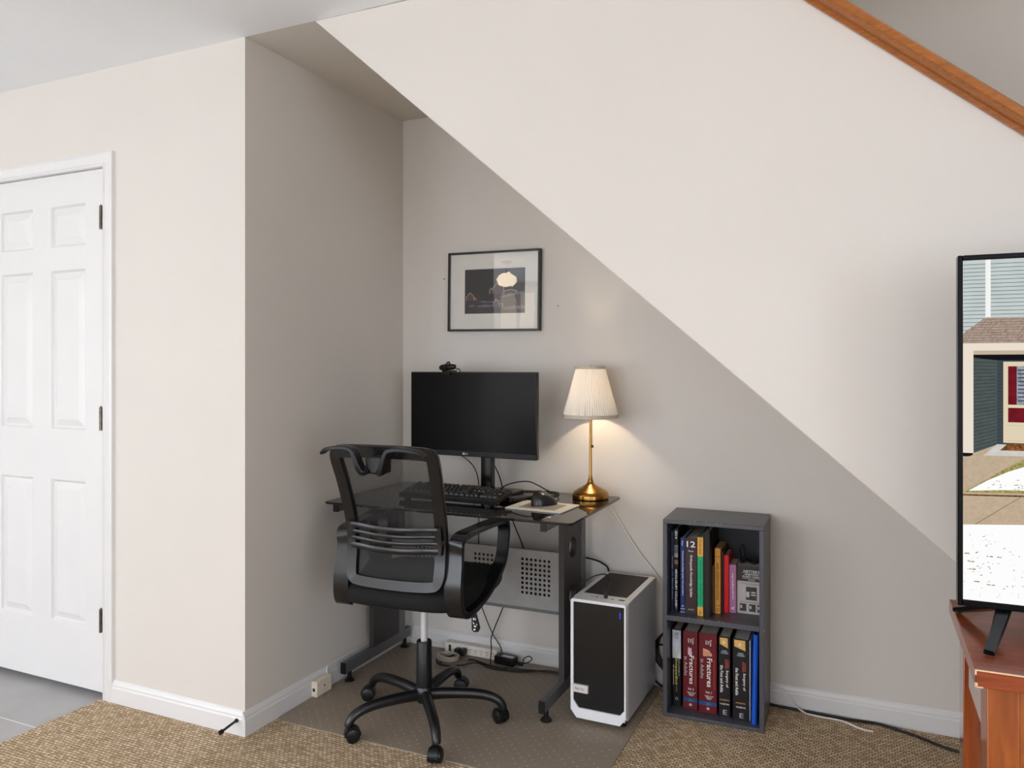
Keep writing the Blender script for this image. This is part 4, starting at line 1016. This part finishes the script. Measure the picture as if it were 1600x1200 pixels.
# the picture on the screen, in screen metres (u from the left edge, v height above the screen's bottom edge)
SW, SB, STp = TVX1-TVX0-2*bw, hz(TVZ0)+.0135, hz(TVZ1)-.0105
SX = TVX0+bw
em = lambda n, c_, var=0, sc=60: emission('tv_'+n, c_, 1.08, var, sc)
TVM = [em('siding', (196, 206, 204), .04, 30), em('line', (92, 100, 102)), em('white', (246, 246, 244)), em('roof', (172, 152, 138), .14, 160), em('roofline', (118, 102, 92)), em('cream', (236, 224, 208)), em('cream_dark', (196, 180, 156)),
       em('recess', (80, 88, 88), .08, 90), em('recess_line', (42, 48, 50)), em('recess_side', (62, 76, 82)), em('dark', (22, 22, 26)), em('door_cream', (224, 210, 180)), em('door_red', (112, 26, 36), .2, 60), em('glass', (150, 156, 168), .3, 90),
       em('step', (208, 206, 198), .05, 120), em('doormat', (132, 84, 48), .5, 160), em('walk', (192, 172, 146), .06, 150), em('grass', (158, 150, 92), .35, 200), em('snow', (255, 255, 255)), em('soil', (104, 70, 38), .5, 250), em('joint', (140, 122, 98))]
IDX = {m_.name[3:]: i for i, m_ in enumerate(TVM)}
pic = MB(); LV = [0]
def q(pts_, mname, up=True):
    LV[0] += 1
    y = -.0062-LV[0]*.000006
    pp = [(min(max(a, SX), SX+SW)-TVX0, y, min(max(b, SB+ZTp), STp+ZTp)-ZTp) for a, b in pts_]
    pic.add(pp, [tuple(range(len(pp)))], IDX[mname])
def rect(a, b, z0, z1, mname): q([(a, z0), (b, z0), (b, z1), (a, z1)], mname)
XE = SX+SW
rect(SX, XE, SB+ZTp, STp+ZTp, 'siding')
z = 1.4859
while z > 1.33:
    rect(SX, XE, z-.0009, z+.0002, 'line'); z -= .0077
rect(.18, .1839, 1.393, 1.495, 'white'); rect(.222, .231, 1.3798, 1.495, 'white')
for xx in (.62, .9, 1.2): rect(xx, xx+.009, 1.3798, 1.495, 'white')
rect(.68, .84, 1.40, 1.495, 'white'); rect(.69, .83, 1.41, 1.495, 'glass')
q([(.2217, 1.3793), (.72, 1.374), (.80, 1.3272), (.1803, 1.3285), (.1803, 1.3421), (.1874, 1.352)], 'roof')
random.seed(3)
for k in range(9):
    z = 1.3755-k*.0052
    xl = .2217-(1.3793-z)*1.25
    rect(max(xl, SX), .72+(1.374-z)*1.6, z-.0005, z+.0003, 'roofline')
    for _ in range(60):
        xx = random.uniform(max(xl, SX), .72); q([(xx, z), (xx+.0007, z), (xx-.003, z-.0052), (xx-.0037, z-.0052)], 'roofline')
rect(SX, .82, 1.3135, 1.3284, 'cream'); rect(SX, .80, 1.3057, 1.3137, 'cream_dark')
rect(.1827, .201, 1.1098, 1.3140, 'cream'); rect(.62, .64, 1.1098, 1.3140, 'cream')
q([(.201, 1.3057), (.2412, 1.3054), (.2412, 1.1281), (.2012, 1.1088)], 'recess')
z0l, z0r = 1.2975, 1.2955
for k in range(26):
    a = 1.2985-k*.0073; b = 1.2965-k*.0066
    q([(.201, a), (.2412, b), (.2412, b-.0008), (.201, a-.0009)], 'recess_line')
rect(.2412, .62, 1.1281, 1.3057, 'recess_side')
z = 1.295
while z > 1.135:
    rect(.2412, .62, z-.0007, z, 'recess_line'); z -= .0068
q([(.201, 1.3057), (.62, 1.3061), (.62, 1.293), (.24, 1.2945), (.201, 1.3)], 'dark')
rect(.2505, .2520, 1.1324, 1.2916, 'door_red')
rect(.2517, .352, 1.1324, 1.2916, 'door_cream'); rect(.2597, .344, 1.2073, 1.2827, 'door_red'); rect(.2741, .338, 1.2078, 1.2827, 'glass')
for k in range(9): rect(.276, .336, 1.214+k*.0075, 1.2165+k*.0075, 'recess_side')
rect(.2597, .344, 1.1728, 1.2012, 'door_red'); rect(.2581, .346, 1.1365, 1.1371, 'cream_dark'); rect(.2581, .346, 1.1665, 1.1671, 'cream_dark')
q([(SX, 1.1098), (.2012, 1.1098), (.2412, 1.1281), (.66, 1.1285), (.66, 1.09), (SX, 1.02)], 'walk')
q([(.2412, 1.1290), (.62, 1.1300), (.64, 1.1095), (.2167, 1.1042)], 'step')
q([(.2589, 1.1308), (.36, 1.132), (.36, 1.1182), (.246, 1.117)], 'doormat')
q([(SX, 1.1094), (.2, 1.1094), (.2, 1.106), (.19, 1.101), (SX, 1.103)], 'dark')
q([(SX, 1.1020), (.2202, 1.106), (.66, 1.112), (1.41, 1.112), (1.41, 1.0), (SX, 1.0)], 'walk')
q([(1.41, 1.112), (.66, 1.112), (.31, 1.106), (.2865, 1.1012), (.2539, 1.0808), (.2217, 1.0574), (.1842, 1.0305), (.2865, 1.0348), (1.41, 1.075)], 'grass')
q([(1.41, 1.108), (.5, 1.104), (.29, 1.088), (.26, 1.0755), (.225, 1.0565), (.192, 1.034), (.25, 1.039), (1.41, 1.082)], 'snow')
for _ in range(150):
    xx = random.uniform(.2, .6); zz = random.uniform(1.04, 1.09)
    if zz-1.0305 < (xx-.1842)*.62-.004: q([(xx, zz), (xx+random.uniform(.002, .008), zz+.0006), (xx+.004, zz+.0022)], 'grass')
q([(SX, 1.0269), (1.41, 1.075), (1.41, 1.068), (SX, 1.0224)], 'soil')
q([(SX, 1.0240), (1.41, 1.069), (1.41, .98), (.2865, .9737), (SX, .9641)], 'walk')
q([(.2834, 1.0302), (.2855, 1.0302), (.2051, .9680), (.2031, .9684)], 'joint')
q([(.7834, 1.0402), (.7855, 1.0402), (.7051, .9780), (.7031, .9784)], 'joint')
q([(SX, .9660), (.21, .968), (.2865, .9737), (1.41, .98), (1.41, .8), (SX, .8)], 'snow')
for _ in range(420):
    xx = random.uniform(SX, .75); zz = random.uniform(.822, .955); l = random.uniform(.001, .006)*random.choice((.5, 1, 1)); 
    q([(xx, zz), (xx+l, zz+random.uniform(-.0005, .001)), (xx+l*.6, zz+random.uniform(.0008, .0022))], random.choice(('grass', 'line', 'soil', 'joint')))
for xx, zz, l in ((.222, .906, .024), (.184, .9085, .008), (.19, .878, .014), (.2, .854, .009), (.191, .893, .009), (.215, .85, .02)):
    for k in range(8):
        a = xx+random.uniform(0, l); q([(a, zz), (a+.004, zz+.0004), (a+.002, zz+.0025)], random.choice(('grass', 'grass', 'soil')))
rect(SX, SX, SB+ZTp, SB+ZTp, 'snow')
pic.build('screen_picture', TVM, tv, smooth=False)
MB().box(bw, TVX1-TVX0-bw, -.006, 0, SB, STp).build('screen', BLACKG, tv)

# ------------------------------------------------------------------ power strip, adapter and cables on the floor
ps = thing('power_strip', 'white power strip lying against the baseboard under the desk', 'power strip', (-1.58, 3.022, .0045), R(-1))
MB().box(-.125, .135, -.006, .034, 0, .046).build('housing', pm('strip_white', (226, 218, 208), .4), ps, bevel=.006)
MB().box(-.102, -.09, -.0075, -.005, .008, .036).build('switch', pm('switch_green', (22, 46, 30), .3), ps)
m = MB()
for k in range(5):
    x = .005+k*.028
    for a, b, w_, h_ in ((-.005, .028, .0012, .006), (.004, .028, .0012, .006), (0, .017, .002, .003)): m.box(x+a-w_, x+a+w_, -.0068, -.0055, b-h_/2, b+h_/2)
m.build('outlets', DARKV, ps)
MB().tube([(-.125, .015, .024), (-.16, .02, .02), (-.22, .02, .018), (-.3, .02, .02), (-.34, .015, .03)], .0038).build('cord', WCABLE, ps)
pl = thing('plug', 'black double plug pushed into the white power strip', 'plug', (-1.613, 3.012, .0045), R(-1))
MB().box(-.026, -.002, -.028, .0035, .006, .034).box(.002, .026, -.03, .0035, .008, .036).build('body', BLACKP, pl, bevel=.005)
MB().tube([(-.014, -.028, .014), (-.03, -.05, .008), (-.06, -.06, .0035), (-.07, -.1, .0035), (-.03, -.14, .0035), (.03, -.13, .0035)], .0032).build('cord', CABLE, pl)
ad = thing('power_adapter', 'black power adapter brick with white label beside the power strip', 'power adapter', (-1.395, 3.0, .0045), R(-6))
MB().box(-.047, .047, -.018, .03, 0, .034).build('body', BLACKP, ad, bevel=.004)
MB().box(-.015, .04, -.008, .012, .034, .0345).build('sticker', pm('sticker', (206, 202, 196), .6), ad)
MB().tube([(.047, 0, .014), (.07, -.006, .02), (.1, -.004, .024), (.118, .0, .034), (.128, .004, .046), (.112, .006, .053), (.09, .004, .04), (.085, .0, .024)], .0022).build('cord', CABLE, ad)
MB().box(.066, .09, -.012, -.002, .012, .02).build('connector', BLACKP, ad, bevel=.001)
o = MB().tube([(-1.56, 2.97, .0085), (-1.53, 2.975, .0085), (-1.47, 2.955, .0085), (-1.4, 2.945, .008), (-1.3, 2.965, .008), (-1.2, 2.99, .008), (-1.12, 2.99, .008), (-1.02, 2.995, .008), (-.9, 3.03, .008)], .0038).build('power_cable', CABLE)
tag(o, 'thick black power cord lying on the mat from the strip to the tower', 'cord')
o = MB().tube([(-1.66, 2.9, .0068), (-1.62, 2.87, .0068), (-1.56, 2.905, .0068), (-1.5, 2.935, .016), (-1.42, 2.925, .0068), (-1.3, 2.945, .0068), (-1.18, 2.985, .016), (-1.07, 2.975, .0068)], .003).build('power_cable', CABLE)
tag(o, 'thin black power cord curving on the mat in front of the adapter', 'cord')
m = MB()
for k in range(7):
    rr = .036+.004*random.random(); cx_, cy_ = -1.645+random.uniform(-.006, .006), 2.945+random.uniform(-.004, .004); zz = .006+.0035*k
    m.tube([(cx_+rr*1.25*math.cos(a*PI/6), cy_+rr*.8*math.sin(a*PI/6), zz+.002*math.sin(a)) for a in range(12)], .0022, closed=True, smooth=3)
o = m.build('coiled_cable', pm('grey_cable', (170, 158, 142), .3, var=.2)); tag(o, 'coiled shiny grey cable beside the power strip on the mat', 'cable')
for nm, lb, pts_, r_ in (
  ('monitor_cable', 'thin black cable hanging down the wall from the monitor to the floor', [(-1.58, 2.85, .93), (-1.575, 2.93, .90), (-1.5846, 3.03, .86), (-1.562, 3.046, .82), (-1.549, 3.052, .75), (-1.5495, 3.052, .603), (-1.5495, 3.052, .49), (-1.545, 3.05, .35), (-1.54, 3.047, .25), (-1.518, 3.046, .188), (-1.477, 3.044, .109), (-1.44, 3.042, .062), (-1.42, 3.02, .042)], .0022),
  ('power_cable', 'thicker black cable dropping right of the monitor pole behind the desk', [(-1.425, 2.85, .93), (-1.45, 2.95, .9), (-1.475, 3.03, .873), (-1.446, 3.048, .80), (-1.4275, 3.054, .73), (-1.385, 3.056, .608), (-1.336, 3.056, .494), (-1.34, 3.054, .40), (-1.38, 3.05, .31), (-1.417, 3.045, .253), (-1.445, 3.043, .188), (-1.47, 3.042, .129), (-1.478, 3.03, .09), (-1.462, 3.0, .058), (-1.45, 2.965, .012), (-1.43, 2.94, .014)], .0026)):
    o = MB().tube(pts_, r_).build(nm, CABLE); tag(o, lb, 'cable')
o = MB().tube([(-1.94, 2.80, .60), (-1.942, 2.835, .45), (-1.944, 2.845, .275), (-1.944, 2.852, .174), (-1.946, 2.842, .115), (-1.949, 2.80, .0875), (-1.949, 2.683, .0875), (-1.949, 2.574, .0875), (-1.946, 2.50, .085), (-1.938, 2.489, .04)], .0035).build('phone_cable', WCABLE)
tag(o, 'white cable running along the alcove baseboard up behind the desk frame', 'cable')
# behind and beside the bookcase
m = MB()
for k in range(3):
    cx_, cz, rr = -.675+.012*k, .145+.006*k, .085+.005*k
    m.tube([(cx_+rr*math.cos(a*PI/7), 3.049-.0*k+(.004*(k-1)), cz+rr*1.0*math.sin(a*PI/7)) for a in range(14)], .0036, closed=True, smooth=3)
m.tube([(-.7, 3.03, .178), (-.745, 3.04, .172), (-.757, 3.043, .16)], .0034)
m.tube([(-.758, 3.046, .10), (-.755, 3.04, .03), (-.7, 3.035, .005), (-.64, 3.03, .005)], .0042)
o = m.build('coiled_cable', CABLE); tag(o, 'black coiled cord hanging behind the left side of the bookcase', 'cord')
o = MB().tube([(-.36, 3.052, .012), (-.309, 3.05, .008), (-.239, 3.05, .0055), (-.171, 3.05, .0048), (-.104, 3.047, .0048), (-.0386, 3.045, .0048), (.026, 3.05, .0048), (.058, 3.048, .0048), (.11, 3.03, .0048), (.174, 3.0, .0048), (.26, 2.95, .0048), (.4, 2.9, .0048)], .0046).build('power_cable', CABLE)
tag(o, 'thick black cord along the baseboard right of the bookcase', 'cord')
o = MB().tube([(-.34, 3.046, .073), (-.3, 3.05, .0734), (-.2795, 3.05, .072), (-.261, 3.05, .056), (-.243, 3.05, .038), (-.225, 3.046, .018), (-.195, 3.034, .006), (-.1768, 3.03, .0035), (-.1254, 3.026, .0035), (-.0708, 3.024, .0035), (-.038, 3.005, .0035), (-.006, 2.985, .0035), (.034, 2.98, .0035)], .0033).build('thin_cord', WCABLE)
tag(o, 'white cord dropping to the carpet right of the bookcase', 'cord')

# ------------------------------------------------------------------ room lights and added fill lights
pd = thing('pendant_light', 'hanging pendant light behind the camera', 'pendant light', (-3.55, -1.55, 2.428))
MB().cyl((0, 0, 0), (0, 0, -.02), .06, seg=24).cyl((0, 0, -.02), (0, 0, -.12), .004, seg=8).build('rod', BRASS, pd)
MB().lathe([(0, -.12), (.05, -.125), (.1, -.17), (.11, -.21), (.08, -.26), (.0, -.28)], seg=32).build('globe', emission('globe_glow', (255, 236, 208), 14), pd)
def light(name, kind, loc, power, color, size=.1, rot=(0, 0, 0), sy=None):
    l = bpy.data.lights.new(name, kind); l.energy = power; l.color = color
    if kind == 'AREA':
        l.size = size
        if sy: l.shape = 'RECTANGLE'; l.size_y = sy
    else: l.shadow_soft_size = size
    o = bpy.data.objects.new(name, l); COL.objects.link(o); o.location = loc; o.rotation_euler = rot
    return o
light('lamp_bulb_light', 'POINT', (-.995, 2.95, ZD+.44), 46.0, (1, .82, .60), .03)
for i, (x, y) in enumerate(((-3.4, .4), (.9, -.6), (-1.2, -1.6))):
    cl_ = thing('ceiling_light', 'round flush ceiling light outside the view', 'ceiling light', (x, y, ZC), 0, 'flush ceiling lights')
    MB().lathe([(.17, 0), (.17, -.03), (.15, -.05), (0, -.055)], seg=32).build('diffuser', emission('diffuser_glow', (255, 240, 220), 1.5), cl_)
    light('ceiling_lamp_light', 'AREA', (x, y, ZC-.075), [3, 1.5, 3][i], (1, .93, .84), .34)
for i, (x, y, pw) in enumerate(((-2.4, -2.3, 16), (1.4, -2.6, 4), (-4.6, -.9, 24))):  # unseen uplighters added to fill the room with even ceiling bounce
    fl = thing('floor_lamp', 'added fill light shaped as an uplighter behind the camera', 'fill light', (x, y, 0), 0, 'added fill uplighters')
    MB().lathe([(0, .0005), (.14, .0005), (.14, .02), (.02, .035), (.012, .06), (.012, 1.72), (0, 1.72)], seg=28).build('stand', BRASS, fl)
    MB().lathe([(.012, 1.70), (.08, 1.73), (.16, 1.80), (.17, 1.80), (.085, 1.715), (.012, 1.685)], seg=32, close=True).build('bowl', BRASS, fl)
    light('uplight', 'AREA', (x, y, 1.80), pw, (1, .97, .93), .22, (PI, 0, 0))
light('stairwell_light', 'POINT', (1.2, 2.6, 4.2), 22, (1, .93, .84), .15)  # unseen point light added to brighten the wall above the stair cap

w = bpy.data.worlds.new('world'); SC.world = w; w.use_nodes = True
w.node_tree.nodes['Background'].inputs[0].default_value = (.7, .8, 1, 1); w.node_tree.nodes['Background'].inputs[1].default_value = .3

# ------------------------------------------------------------------ camera
cd_ = bpy.data.cameras.new('camera'); cam = bpy.data.objects.new('camera', cd_); COL.objects.link(cam)
cam.location = (0, 0, 1.283); cam.rotation_euler = (R(90), 0, R(24.45))
cd_.sensor_width = 36; cd_.lens = 1205/1600*36; cd_.shift_y = -28/1600; cd_.clip_start = .02
SC.camera = cam
SC.view_settings.view_transform = 'Standard'; SC.view_settings.look = 'None'; SC.view_settings.gamma = 1
SC.view_settings.use_curve_mapping = False
SC.view_settings.exposure = -0.14
SC.cycles.max_bounces = 10; SC.cycles.diffuse_bounces = 6; SC.cycles.transparent_max_bounces = 16
